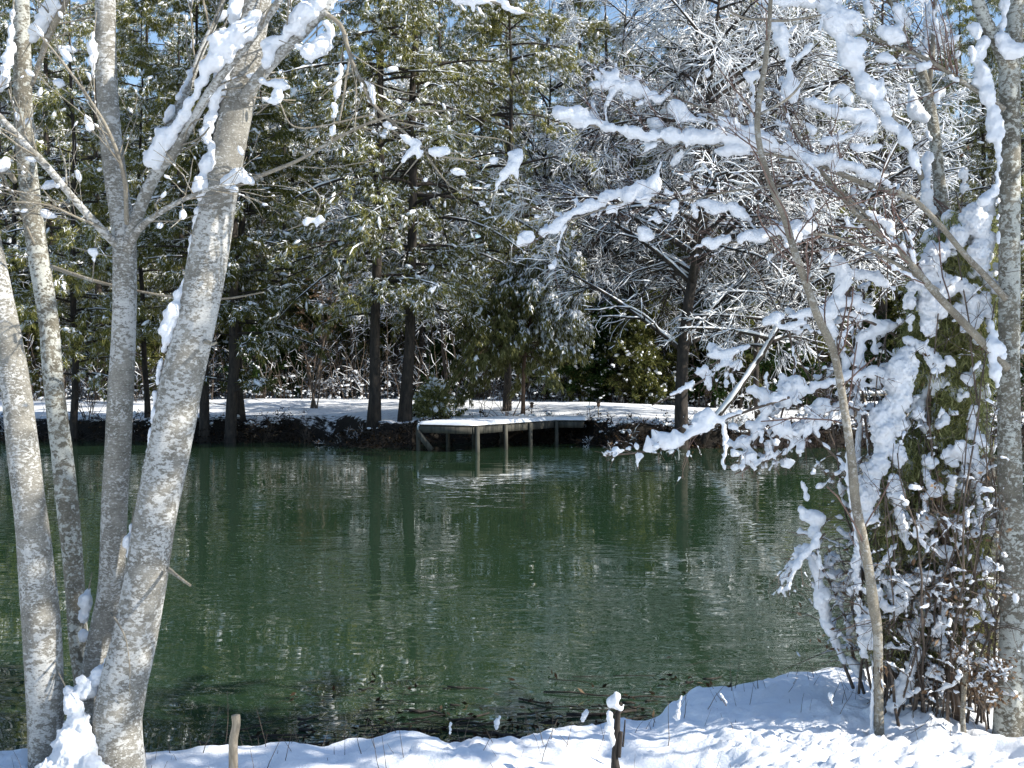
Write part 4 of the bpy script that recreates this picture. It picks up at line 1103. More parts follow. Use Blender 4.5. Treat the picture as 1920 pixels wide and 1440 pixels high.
S([(722, 232, 4.88, 18), (740, 245, 4.88, 26), (762, 262, 4.88, 18), (785, 270, 4.88, 24), (800, 275, 4.88, 26), (815, 285, 4.88, 24), (835, 285, 4.88, 14)], jitter=0.3)
S([(775, 280, 4.88, 22), (760, 295, 4.88, 16), (756, 300, 4.88, 8)]); S([(792, 285, 4.88, 14), (783, 296, 4.88, 8)])
S([(925, 301, 4.88, 18), (932, 300, 4.88, 12)])
S([(975, 284, 4.86, 14), (968, 298, 4.86, 28), (958, 312, 4.86, 26), (945, 328, 4.86, 14), (932, 348, 4.86, 8), (928, 360, 4.86, 5)]); S([(965, 310, 4.86, 18), (969, 332, 4.86, 9), (971, 343, 4.86, 4)])
S([(60, 72, 5.5, 22), (76, 45, 5.45, 30), (92, 20, 5.42, 28), (110, -5, 5.4, 24), (126, -20, 5.3, 16)])
S([(24, 20, 5.6, 8), (18, 80, 5.6, 14), (14, 120, 5.6, 22), (8, 150, 5.6, 18), (2, 165, 5.6, 14)])
S([(115, 92, 5.3, 14), (128, 90, 5.3, 16), (140, 92, 5.3, 10)]); S([(105, 155, 5.3, 16), (112, 160, 5.3, 12)])
S([(176, 60, 5.25, 8), (172, 90, 5.25, 18), (174, 110, 5.25, 14), (176, 150, 5.25, 5)])
S([(82, 350, 5.2, 12), (98, 345, 5.2, 18), (120, 335, 5.2, 8), (135, 328, 5.2, 5)]); S([(85, 402, 5.2, 16), (105, 405, 5.2, 10)]); S([(5, 310, 5.2, 24), (16, 300, 5.2, 12)])
S([(172, 470, 5.2, 14), (180, 472, 5.2, 10)]); S([(177, 478, 5.2, 8), (176, 492, 5.2, 5)]); S([(186, 318, 5.2, 12)]); S([(32, 392, 5.2, 12)])
for (a, ar) in tw:
    pass
snow_part(g, tb)
# bits of snow caught on the fine twigs
g = G()
for a, ar in tw:
    c, d = pick(a, max(3, len(a) // 2), rngN); k = len(c); s = rngN.gamma(2, 0.003, k).clip(0.003, 0.016)
    blobs(g, c + [0, 0, 0.003], d, np.stack([s * 2.2, s, s], -1), rngN, ICO2, 0.12)
part("snow", g, SNOW, tb)
# twig with snow hanging alone off the top branch
g = G()
r1 = [(725, 225, 4.88, 3), (850, 250, 4.87, 2.6), (940, 262, 4.86, 2.4), (972, 285, 4.86, 2.2), (962, 315, 4.86, 2), (932, 352, 4.86, 1.5)]
r2 = [(560, 330, 4.95, 3), (600, 370, 4.9, 2.6), (590, 412, 4.9, 2.2)]
r3 = [(700, 215, 4.9, 4), (560, 240, 4.9, 3), (520, 190, 4.95, 3), (480, 215, 5.0, 3)]
for r_ in [r1, r2, r3] + SUP: stem_tube(g, r_, rngN, 6, 0.02, 0.02)
part("twigs", g, BARK_TWIG, tb)

# snow-loaded bough crossing the very top
tt = thing("snowy_branch", "snow-loaded bough end dipping into the top edge of the view", "branch", P(860, -60, 4.8))
g = G(); stem_tube(g, [(640, -75, 4.8, 8), (760, -40, 4.8, 7), (860, -12, 4.8, 6), (940, 8, 4.8, 5), (1000, 28, 4.8, 3)], rngN, 8, 0.02, 0.02)
stem_tube(g, [(640, 5, 4.8, 4), (720, -25, 4.8, 4), (800, -60, 4.8, 4)], rngN, 8, 0.02, 0.02)
part("limb", g, BARK_TWIG, tt)
g = G(); snow_chain(g, [(845, -10, 4.8, 16), (870, -2, 4.8, 24), (900, 0, 4.8, 22), (925, 2, 4.8, 20), (945, 5, 4.8, 14)], rngN); snow_chain(g, [(886, 5, 4.8, 12), (887, 22, 4.8, 4)], rngN)
snow_chain(g, [(950, 14, 4.8, 10), (970, 20, 4.8, 12), (985, 24, 4.8, 6)], rngN)
snow_part(g, tt)

# ---- right side ----------------------------------------------------------------------------------
rngR = np.random.default_rng(777)
t1 = thing("pale_tree", "mottled tree at the right edge, forking near the top, long snowy limbs reaching left", "tree", base_loc(1890, 1380, 5.35))
R1 = {
 'main': [(1892, 1440, 5.35, 70), (1891, 1380, 5.35, 60), (1894, 1320, 5.35, 57), (1896, 1250, 5.35, 50), (1899, 1150, 5.35, 46), (1897, 1000, 5.35, 44), (1893, 850, 5.35, 42), (1892, 700, 5.35, 40), (1893, 560, 5.35, 39), (1893, 400, 5.35, 38), (1894, 250, 5.35, 37), (1893, 130, 5.35, 38), (1900, 80, 5.35, 32), (1904, 0, 5.35, 30), (1908, -200, 5.35, 26)],
 'fork': [(1893, 150, 5.35, 26), (1880, 105, 5.33, 25), (1858, 60, 5.3, 24), (1840, 20, 5.28, 23), (1826, -40, 5.25, 22), (1805, -200, 5.2, 18)],
}
for k, rows in R1.items():
    g = G(); stem_tube(g, rows, rngR, 28); part("trunk", g, BARK_MOTTLED, t1)
R1b = {
 'b1': [(1882, 205, 5.3, 12), (1865, 192, 5.25, 10), (1830, 170, 5.2, 9), (1780, 137, 5.15, 8), (1730, 107, 5.1, 7), (1673, 86, 5.05, 6), (1633, 68, 5.0, 5.5), (1600, 55, 5.0, 5), (1570, 33, 4.95, 4), (1540, 5, 4.9, 4), (1510, -30, 4.9, 3)],
 'b2': [(1888, 690, 5.3, 18), (1860, 660, 5.2, 16), (1800, 598, 5.1, 15), (1750, 545, 5.05, 14), (1693, 478, 5.0, 13), (1645, 435, 5.0, 12), (1600, 393, 4.98, 10), (1560, 345, 4.95, 9), (1520, 297, 4.9, 7), (1497, 255, 4.9, 6), (1467, 200, 4.9, 4)],
 'b3': [(1886, 560, 5.3, 13), (1850, 520, 5.2, 12), (1807, 475, 5.1, 11), (1765, 425, 5.1, 11), (1717, 377, 5.05, 10), (1680, 360, 5.0, 9), (1633, 350, 5.0, 9), (1563, 320, 4.95, 8), (1520, 293, 4.9, 6.5), (1440, 255, 4.85, 5), (1370, 222, 4.8, 4.5), (1300, 196, 4.8, 4), (1230, 175, 4.8, 3.5), (1160, 155, 4.8, 3), (1120, 135, 4.8, 2)],
 'b4': [(1700, 372, 5.02, 7), (1640, 350, 4.98, 6), (1560, 318, 4.9, 6), (1500, 300, 4.88, 5.5), (1420, 285, 4.85, 5), (1330, 270, 4.82, 4.5), (1240, 262, 4.8, 4), (1170, 250, 4.8, 3.5), (1110, 235, 4.8, 3), (1045, 212, 4.8, 2)],
 'b5': [(1700, 485, 5.0, 7), (1650, 430, 5.0, 6), (1600, 380, 4.95, 6), (1557, 348, 4.9, 5), (1480, 347, 4.85, 4.5), (1380, 357, 4.8, 4), (1280, 376, 4.8, 4), (1200, 372, 4.8, 3.5), (1157, 382, 4.8, 3), (1080, 410, 4.8, 2.6), (1015, 437, 4.8, 2)],
 'b6': [(1760, 545, 5.1, 8), (1690, 500, 5.05, 7), (1600, 455, 5.0, 6), (1520, 438, 4.95, 5.5), (1440, 445, 4.9, 5), (1370, 455, 4.9, 4), (1322, 462, 4.9, 3)],
}
rmp = lambda d: d if d > 5.3 else 5.3 - (5.3 - d) * 0.33
R1b = {k: [(a, b, rmp(c), w) for a, b, c, w in rows] for k, rows in R1b.items()}
lr = {}
for k, rows in R1b.items():
    g = G(); lr[k] = stem_tube(g, rows, rngR, 12, 0.02, 0.03); part("branch", g, BARK_TWIG, t1)
g = G(); twR = twigs_on(g, [lr[k] for k in ('b1', 'b2', 'b3', 'b4', 'b5', 'b6')], rngR, 34, 0.38, 0.0016, ang=42, n2=3, up=0.1)
part("twigs", g, TWIG_RED, t1)
g = G()
def S2(rows, **k): snow_chain(g, [(a, b, c_ if FREE else rmp(c_) - 0.02, w * 0.83) for a, b, c_, w in rows], rngR, **k)
FREE = False
dd = 4.85
S2([(1048, 208, dd, 26), (1070, 210, dd, 30), (1085, 215, dd, 34), (1100, 222, dd, 22), (1130, 235, dd, 20), (1160, 243, dd, 26), (1190, 248, dd, 30), (1215, 258, dd, 18), (1240, 252, dd, 34), (1265, 255, dd, 34), (1290, 255, dd, 26), (1340, 255, dd, 24), (1390, 262, dd, 26), (1430, 270, dd, 24), (1480, 285, 4.9, 22), (1520, 297, 4.9, 30), (1560, 300, 4.95, 30), (1610, 318, 4.95, 30), (1650, 335, 5.0, 22), (1665, 345, 5.0, 14)])
S2([(1270, 215, dd, 22), (1290, 222, dd, 16), (1330, 228, dd, 20), (1370, 232, dd, 26), (1400, 245, dd, 30), (1440, 260, dd, 24), (1480, 275, dd, 20)])
for rr_ in ([(1112, 160, dd, 14), (1135, 157, dd, 18), (1155, 158, dd, 24), (1175, 162, dd, 22), (1200, 172, dd, 28), (1225, 180, dd, 22), (1250, 195, dd, 24), (1275, 208, dd, 22), (1290, 215, dd, 20)],
            [(1148, 150, dd, 18), (1125, 130, dd, 8)], [(1150, 150, dd, 20), (1154, 130, dd, 12), (1153, 115, dd, 6)], [(1152, 165, dd, 20), (1142, 185, dd, 14), (1134, 197, dd, 8)],
            [(1190, 160, dd, 22), (1198, 140, dd, 10), (1200, 132, dd, 6)], [(1250, 180, dd, 16), (1255, 168, dd, 10)], [(1175, 175, dd, 16), (1180, 182, dd, 10)]): S2(rr_)
S2([(1018, 432, dd, 20), (1030, 430, dd, 22), (1045, 422, dd, 30), (1058, 408, dd, 16), (1075, 400, dd, 18), (1100, 388, dd, 24), (1125, 380, dd, 22), (1140, 365, dd, 28), (1158, 362, dd, 18)])
S2([(1018, 440, dd, 6), (1019, 455, dd, 3), (1019, 468, dd, 2)])
S2([(1172, 372, dd, 20), (1190, 358, dd, 32), (1205, 350, dd, 20)]); S2([(1210, 368, dd, 22), (1222, 355, dd, 34), (1228, 335, dd, 20), (1235, 318, dd, 14), (1240, 304, dd, 9)])
S2([(1210, 380, dd, 14), (1213, 385, dd, 8)]); S2([(1202, 432, dd, 14), (1210, 440, dd, 26), (1216, 446, dd, 14)]); S2([(1232, 405, dd, 16), (1236, 412, dd, 10)])
S2([(1328, 455, dd, 20), (1345, 452, dd, 24), (1370, 447, dd, 24), (1400, 442, dd, 26), (1430, 436, dd, 26), (1460, 432, dd, 30), (1490, 430, dd, 36), (1520, 428, dd, 22)])
S2([(1312, 378, dd, 16), (1335, 385, dd, 26), (1355, 392, dd, 20)]); S2([(1372, 388, dd, 14), (1385, 395, dd, 24), (1400, 402, dd, 14)])
S2([(1400, 285, dd, 18), (1370, 280, dd, 22), (1340, 285, dd, 12)])
# heavy load top right
S2([(1430, -5, dd, 18), (1470, 5, dd, 18), (1510, 2, 4.9, 26), (1545, 12, 4.9, 36), (1575, 30, 4.9, 44), (1598, 55, 4.95, 44), (1608, 80, 4.95, 34), (1600, 100, 4.95, 24)], dens=1.3)
S2([(1555, 40, 4.9, 40), (1575, 65, 4.9, 44), (1595, 85, 4.9, 46), (1598, 115, 4.95, 36), (1612, 140, 4.95, 34), (1622, 165, 4.95, 30), (1640, 180, 4.95, 30), (1648, 200, 4.95, 26), (1665, 210, 5.0, 26), (1680, 225, 5.0, 26), (1690, 245, 5.0, 24), (1703, 275, 5.0, 22), (1718, 305, 5.0, 18), (1725, 325, 5.0, 12)], dens=1.3)
S2([(1455, 45, dd, 18), (1465, 62, dd, 30), (1470, 85, dd, 22), (1473, 105, dd, 8)]); S2([(1478, 115, dd, 14), (1480, 140, dd, 16), (1485, 165, dd, 24), (1488, 185, dd, 14)])
S2([(1520, 85, dd, 14), (1505, 100, dd, 16), (1495, 110, dd, 8)]); S2([(1398, 140, dd, 14), (1408, 145, dd, 22), (1420, 135, dd, 14)]); S2([(1412, 165, dd, 10), (1410, 210, dd, 10), (1408, 230, dd, 8)])
S2([(1425, 205, dd, 22), (1440, 210, dd, 16)]); S2([(1513, 188, dd, 16), (1535, 198, dd, 20), (1560, 208, dd, 22), (1575, 212, dd, 34), (1600, 215, dd, 36), (1625, 222, 4.95, 30), (1650, 228, 4.95, 30), (1672, 235, 4.95, 26)])
S2([(1562, 175, 4.9, 20), (1576, 168, 4.9, 24), (1590, 182, 4.9, 26)]); S2([(1515, 235, dd, 16), (1540, 260, dd, 26), (1570, 262, dd, 18), (1600, 250, 4.9, 26), (1630, 245, 4.9, 30)])
S2([(1600, 275, 4.9, 20), (1625, 280, 4.9, 20), (1650, 275, 4.9, 14)]); S2([(1635, 160, 4.95, 20), (1650, 175, 4.95, 24), (1655, 150, 4.95, 12)])
S2([(1655, 70, 5.0, 20), (1672, 60, 5.0, 36), (1690, 75, 5.0, 26), (1712, 78, 5.05, 22), (1722, 70, 5.05, 14)]); S2([(1655, 110, 5.0, 24), (1672, 112, 5.0, 16)]); S2([(1625, 10, 5.0, 26), (1630, 25, 5.0, 16)]); S2([(1680, 20, 5.0, 20), (1690, 45, 5.0, 22)])
S2([(1730, 125, 5.1, 18), (1740, 122, 5.1, 14)]); S2([(1783, 143, 5.15, 16), (1795, 150, 5.15, 14)])
# left side of the right trunk
S2([(1880, 75, 5.25, 40), (1890, 88, 5.22, 40), (1905, 92, 5.22, 36), (1925, 85, 5.2, 30)]); S2([(1878, 60, 5.3, 14), (1882, 20, 5.3, 16), (1885, -20, 5.3, 16)])
S2([(1848, 70, 5.3, 26), (1835, 110, 5.3, 34), (1845, 150, 5.3, 40), (1850, 175, 5.28, 44), (1862, 210, 5.28, 34), (1868, 245, 5.28, 28), (1872, 300, 5.3, 14), (1871, 360, 5.3, 12), (1872, 420, 5.3, 10), (1872, 480, 5.3, 9)])
S2([(1818, 50, 5.2, 16), (1830, 60, 5.2, 22), (1822, 110, 5.2, 14)]); S2([(1858, 255, 5.25, 24), (1866, 250, 5.25, 20)])
S2([(1862, 650, 5.2, 22), (1875, 655, 5.2, 26), (1880, 668, 5.2, 16)]); S2([(1858, 610, 5.25, 14), (1860, 640, 5.25, 20), (1866, 690, 5.25, 22), (1870, 720, 5.25, 14)])
S2([(1845, 372, 5.25, 24), (1862, 350, 5.28, 14)]); S2([(1640, 410, 4.98, 14), (1660, 422, 5.0, 16), (1675, 440, 5.0, 14)]); S2([(1625, 395, 4.95, 10), (1650, 408, 4.95, 12), (1670, 420, 4.95, 12)])
snow_part(g, t1)
g = G()
for a, ar in twR: drape(g, a, ar, rngR, 0.45, 0.0062)
snow_part(g, t1, 0.0055, disp=0.006)

FREE = True
# second trunk behind, going up in the right third
t2 = thing("pale_tree", "dark-mottled curving trunk just behind the thicket, snow clinging to its left side", "tree", base_loc(1868, 1340, 5.75))
g = G()
R3 = [(1876, 1400, 5.75, 44), (1872, 1300, 5.75, 36), (1862, 1150, 5.75, 34), (1856, 1000, 5.75, 34), (1846, 850, 5.75, 32), (1834, 740, 5.75, 30), (1818, 650, 5.75, 28), (1798, 560, 5.75, 26), (1778, 460, 5.7, 24), (1766, 400, 5.7, 23), (1760, 330, 5.7, 22), (1752, 250, 5.65, 21), (1740, 180, 5.65, 19), (1724, 125, 5.6, 18), (1700, 80, 5.6, 14), (1680, 20, 5.6, 12), (1668, -60, 5.6, 10)]
stem_tube(g, R3, rngR, 24); part("trunk", g, BARK_MOTTLED, t2)
lr2 = {}
for k, rows in {'u1': [(1742, 165, 5.65, 10), (1748, 100, 5.6, 9), (1752, 40, 5.6, 8), (1756, -40, 5.6, 7)], 'u2': [(1712, 95, 5.6, 8), (1690, 50, 5.55, 7), (1672, 10, 5.5, 6), (1660, -40, 5.5, 5)],
                'u3': [(1724, 320, 5.55, 12), (1735, 360, 5.6, 12), (1765, 430, 5.68, 12)], 'u4': [(1722, 318, 5.55, 10), (1700, 270, 5.4, 9), (1680, 225, 5.3, 8), (1640, 170, 5.25, 8), (1600, 95, 5.22, 7), (1560, 20, 5.2, 6), (1500, -10, 5.18, 5)]}.items():
    g = G(); lr2[k] = stem_tube(g, rows, rngR, 10, 0.02, 0.03); part("branch", g, BARK_TWIG, t2)
g = G(); twigs_on(g, [lr2[k] for k in lr2], rngR, 9, 0.35, 0.0015, n2=2); part("twigs", g, TWIG_RED, t2)
g = G()
S2([(1706, 165, 5.55, 12), (1712, 190, 5.55, 24), (1720, 210, 5.55, 36), (1732, 222, 5.55, 22)]); S2([(1738, 250, 5.6, 12), (1745, 262, 5.6, 10)])
S2([(1742, 290, 5.6, 14), (1738, 320, 5.58, 18), (1735, 350, 5.56, 26), (1738, 375, 5.56, 34), (1748, 388, 5.58, 22)]); S2([(1762, 170, 5.6, 20), (1755, 185, 5.6, 18)])
S2([(1732, 110, 5.6, 14), (1738, 60, 5.6, 12), (1742, 10, 5.6, 12)]); S2([(1702, 40, 5.5, 16), (1690, 30, 5.5, 24), (1684, 10, 5.5, 16)])
snow_part(g, t2)

# sapling
ts = thing("sapling", "slender crooked sapling trunk standing alone in front of the snowy thicket", "sapling", base_loc(1648, 1380, 5.3))
g = G()
R2 = [(1648, 1400, 5.30, 22), (1648, 1330, 5.30, 18), (1647, 1250, 5.28, 17), (1645, 1180, 5.25, 18), (1637, 1130, 5.22, 21), (1631, 1080, 5.20, 18), (1616, 1000, 5.17, 18), (1604, 940, 5.14, 18), (1597, 860, 5.10, 16), (1585, 780, 5.07, 15), (1574, 710, 5.04, 15), (1560, 650, 5.01, 15), (1536, 600, 4.99, 15), (1521, 560, 4.97, 15), (1500, 500, 4.94, 14), (1486, 460, 4.93, 13), (1468, 400, 4.93, 13), (1447, 350, 4.93, 12), (1428, 290, 4.93, 11), (1420, 240, 4.93, 11), (1423, 190, 4.93, 11), (1433, 130, 4.93, 10), (1441, 60, 4.93, 9), (1445, 0, 4.93, 8), (1450, -80, 4.93, 7)]
ls = stem_tube(g, R2, rngR, 16, 0.025, 0.06); part("trunk", g, BARK_TWIG, ts)
g = G()
lz = [stem_tube(g, rows, rngR, 8, 0.02, 0.02) for rows in ([(1438, 38, 4.93, 6), (1480, 38, 4.92, 5), (1540, 28, 4.9, 4)], [(1440, 36, 4.93, 5), (1400, 35, 4.92, 5), (1370, 22, 4.9, 4)], [(1422, 215, 4.94, 5), (1470, 190, 4.98, 5), (1500, 160, 5.0, 4), (1520, 120, 5.0, 3)])]
part("branch", g, BARK_TWIG, ts)
g = G(); twigs_on(g, [ls], rngR, 26, 0.4, 0.0015, n2=2); part("twigs", g, TWIG_RED, ts)
g = G()
S2([(1590, 800, 5.1, 6), (1588, 860, 5.12, 8), (1592, 920, 5.14, 9), (1600, 980, 5.17, 8), (1610, 1030, 5.19, 7)]); S2([(1636, 1240, 5.3, 5), (1636, 1290, 5.3, 7), (1634, 1340, 5.3, 8), (1635, 1385, 5.3, 9)])
snow_part(g, ts, 0.006, disp=0.006)

nb2 = make_bare(72, 6.3, 0.11, 2.9, 34, 1.9, 0.02, label="snowy bare tree standing on the near bank beyond the right edge", n2=9, n3=7, rise=(0.4, 1.2))
nb2.location = (4.7, 4.75, gz(4.7, 4.75))
# ---- snowy thicket: juniper with hanging vines -----------------------------------------------------
th = thing("snowy_thicket", "tall evergreen bush wrapped in vines and thick snow beside the right-hand trunks", "bush", base_loc(1750, 1310, 5.6))
rng = rngR
DT = 5.6
outline = [(390, 1800, 1868), (450, 1740, 1868), (520, 1712, 1865), (620, 1700, 1862), (700, 1690, 1850), (800, 1672, 1845), (900, 1650, 1840), (1000, 1640, 1842), (1100, 1640, 1850), (1200, 1640, 1850), (1300, 1640, 1860)]
ol = np.array(outline, float)
def in_thicket(n, y0=390, y1=1300, dsp=0.25, pad=0):
    py = rng.uniform(y0, y1, n); a = np.interp(py, ol[:, 0], ol[:, 1]) + pad; b = np.interp(py, ol[:, 0], ol[:, 2]) - pad
    px = a + (b - a) * rng.random(n); d = DT + 0.05 + rng.uniform(-dsp, dsp, n)
    return np.array([P(*q) for q in zip(px, py, d)])
# stems
n = 150; st = in_thicket(n, 1270, 1320, 0.3); st[:, 2] = ground_h(st[:, 0], st[:, 1]) - 0.03
K = 12; d = norm(np.stack([rng.normal(0, 0.09, n), rng.normal(0, 0.08, n), np.ones(n)], -1)); pts = np.empty((n, K, 3)); pts[:, 0] = st; L = rng.gamma(4, 0.33, n).clip(0.5, 2.5)
for k in range(1, K):
    d = norm(d * [0.8, 0.8, 1] + rng.normal(0, 0.12, d.shape)); pts[:, k] = pts[:, k - 1] + d * (L / (K - 1))[:, None]
rad = rng.uniform(0.002, 0.008, n)[:, None] * np.linspace(1, 0.4, K)
g = G(); tubes(g, pts, rad, 6)
a, ar = kids(pts, rad, 7, 0.15, 1, 0.45, 50, rng, K=6, rr=0.6, droop=0.5, wob=0.22); tubes(g, a, np.clip(ar, 0.0012, 0.004), 4)
b, br = kids(a, ar, 3, 0.15, 1, 0.18, 50, rng, K=5, rr=0.7, droop=0.4, wob=0.25); tubes(g, b, np.clip(br, 0.0009, 0.002), 3, cap=False)
part("stem", g, TWIG, th)
thick_tw = a
# evergreen foliage, hanging sprays
c = in_thicket(5200, 400, 1230, 0.22)
pyv = 720 - (c[:, 2] - 1.92) / DT * FPX
m = vnoise(c[:, 0] * 1.0, c[:, 2] + 3, 3.2) + 0.25 * (pyv < 1000) > 0.42; c = c[m]
lg = G(); clumps(lg, c, norm(rng.normal(0, 1, (len(c), 3)) + [0, 0, -0.6]), rng, 16, 0.052, 0.0022, 0.9, 0.7)
part("foliage", lg, CEDAR, th, False)
# dead leaves
c2, d2 = pick(b, 300, rng); lg = G(); clumps(lg, c2, d2, rng, 3, 0.035, 0.007, 1.2, 0.3); part("dead_leaves", lg, DRY, th, False)
g = G()
dt = DT - 0.2
big = [
 [(1838, 400, dt, 46), (1850, 385, dt, 40), (1862, 372, dt, 30)], [(1835, 425, dt, 50), (1845, 450, dt, 46), (1838, 480, dt, 34), (1845, 500, dt, 24)],
 [(1800, 435, dt, 34), (1790, 455, dt, 40), (1765, 462, dt, 44), (1745, 480, dt, 40), (1730, 500, dt, 36)],
 [(1735, 500, dt, 56), (1742, 530, dt, 58), (1745, 560, dt, 56), (1738, 590, dt, 54), (1742, 615, dt, 44)], [(1712, 530, dt, 22), (1708, 570, dt, 20), (1706, 610, dt, 16), (1704, 640, dt, 14)],
 [(1718, 640, dt, 24), (1728, 650, dt, 22)], [(1697, 655, dt, 40), (1692, 690, dt, 42), (1688, 720, dt, 42), (1690, 745, dt, 36), (1682, 775, dt, 30)],
 [(1668, 755, dt, 34), (1660, 790, dt, 46), (1655, 820, dt, 46), (1650, 845, dt, 38)], [(1682, 780, dt, 30), (1684, 820, dt, 34), (1682, 850, dt, 30)],
 [(1650, 850, dt, 30), (1642, 880, dt, 44), (1632, 910, dt, 44), (1626, 940, dt, 40), (1622, 965, dt, 30)], [(1682, 850, dt, 26), (1680, 890, dt, 24), (1682, 930, dt, 26), (1685, 960, dt, 22), (1690, 990, dt, 24)],
 [(1695, 470, dt, 24), (1715, 480, dt, 20)], [(1785, 530, dt, 20), (1800, 540, dt, 30), (1815, 545, dt, 28)], [(1820, 560, dt, 26), (1830, 580, dt, 26), (1835, 600, dt, 14)], [(1800, 580, dt, 30), (1818, 592, dt, 36), (1825, 605, dt, 26)],
 [(1740, 665, dt, 24), (1755, 680, dt, 24), (1762, 695, dt, 18)], [(1745, 520, dt, 40), (1775, 525, dt, 28)], [(1765, 540, dt, 26), (1785, 545, dt, 22)], [(1850, 560, dt, 18), (1852, 600, dt, 20), (1855, 620, dt, 14)],
 [(1775, 850, dt, 24), (1790, 845, dt, 36), (1805, 850, dt, 36), (1822, 862, dt, 26)], [(1810, 880, dt, 22), (1808, 905, dt, 18), (1806, 920, dt, 10)], [(1738, 860, dt, 18), (1745, 855, dt, 22)], [(1735, 890, dt, 22), (1745, 910, dt, 20), (1755, 920, dt, 22), (1735, 930, dt, 16)],
 [(1822, 760, dt, 14), (1828, 820, dt, 14), (1832, 870, dt, 12), (1836, 930, dt, 12), (1838, 980, dt, 8)], [(1720, 780, dt, 20), (1735, 785, dt, 22)], [(1765, 790, dt, 20), (1760, 800, dt, 24)], [(1725, 980, dt, 22), (1735, 985, dt, 24), (1728, 1000, dt, 18)],
 [(1768, 1030, dt, 20), (1775, 1035, dt, 24), (1790, 1032, dt, 14)], [(1670, 1085, dt, 12), (1690, 1083, dt, 16), (1720, 1085, dt, 18), (1750, 1083, dt, 16)], [(1765, 1070, dt, 22), (1775, 1068, dt, 16)], [(1770, 1100, dt, 22), (1775, 1115, dt, 16)],
 [(1772, 1135, dt, 18), (1768, 1160, dt, 20), (1760, 1185, dt, 16)], [(1700, 1200, dt, 12), (1720, 1170, dt, 14), (1745, 1145, dt, 12), (1765, 1125, dt, 8)],
 [(1640, 1080, dt, 12), (1655, 1060, dt, 16), (1665, 1040, dt, 14), (1685, 1015, dt, 10)], [(1645, 1100, dt, 14), (1655, 1125, dt, 16), (1660, 1150, dt, 12)],
 [(1690, 1290, dt, 26), (1700, 1270, dt, 24), (1712, 1240, dt, 20), (1722, 1215, dt, 18)], [(1675, 1320, dt, 30), (1688, 1300, dt, 26)], [(1745, 1255, dt, 26), (1760, 1260, dt, 20)], [(1770, 1200, dt, 14), (1766, 1225, dt, 12)],
 [(1835, 1070, dt, 20), (1848, 1062, dt, 20), (1860, 1070, dt, 14)], [(1835, 1140, dt, 16), (1850, 1155, dt, 16), (1865, 1165, dt, 14)], [(1815, 1185, dt, 10), (1835, 1192, dt, 12), (1850, 1205, dt, 12)], [(1830, 1280, dt, 24), (1845, 1290, dt, 18)],
 [(1612, 975, dt, 12), (1608, 1010, dt, 14), (1606, 1060, dt, 14), (1607, 1100, dt, 14), (1610, 1150, dt, 16), (1614, 1190, dt, 16), (1618, 1230, dt, 10)], [(1622, 1140, dt, 12), (1630, 1180, dt, 18), (1634, 1210, dt, 16)],
]
for r_ in big: S2([(a_, b_, c_, w_ * 0.88) for a_, b_, c_, w_ in r_], dens=1.1, jitter=0.42)
snow_part(g, th, 0.0065, disp=0.034)
g = G()
# small loads over foliage and twigs
k = 620; c = in_thicket(k, 410, 1250, 0.25); s = rng.gamma(2.2, 0.006, k).clip(0.004, 0.036)
c = (c[:, None] + rng.normal(0, 1, (k, 3, 3)) * s[:, None, None] * 0.9).reshape(-1, 3); s = np.repeat(s, 3) * rng.uniform(0.5, 1.1, k * 3)
blobs(g, c, rng.normal(0, 1, (k * 3, 3)), np.stack([s * 1.5, s, s * 0.9], -1), rng, ICO2, 0.12)
drape(g, a, ar, rng, 0.85, 0.0068); drape(g, b, br, rng, 0.3, 0.006)
snow_part(g, th, 0.006, disp=0.008)

# shaggy vine stem and little stick
tv = thing("vine_stem", "brown shaggy-barked vine stem rising through the snowy thicket", "vine", base_loc(1795, 1345, 5.45))
g = G(); stem_tube(g, [(1800, 1390, 5.45, 26), (1796, 1340, 5.45, 22), (1788, 1290, 5.45, 19), (1778, 1230, 5.45, 18), (1776, 1150, 5.45, 17), (1780, 1080, 5.45, 16), (1770, 1000, 5.45, 17), (1762, 950, 5.45, 16), (1752, 880, 5.5, 12), (1742, 820, 5.5, 9), (1745, 700, 5.5, 7)], rngR, 18, 0.015, 0.16); part("stem", g, BARK_SHAG, tv)
tk = thing("stick", "bare upright stick with a dab of snow on its tip, left of the right-edge trunk", "stick", base_loc(1808, 1385, 5.25))
g = G(); stem_tube(g, [(1808, 1400, 5.25, 13), (1805, 1340, 5.25, 10), (1808, 1290, 5.25, 10), (1810, 1250, 5.25, 10), (1808, 1225, 5.25, 8)], rngR, 10, 0.015, 0.06); part("stem", g, BARK_TWIG, tk)
g = G(); snow_chain(g, [(1808, 1224, 5.25, 9), (1810, 1218, 5.25, 7)], rngR); part("snow", g, SNOW, tk)

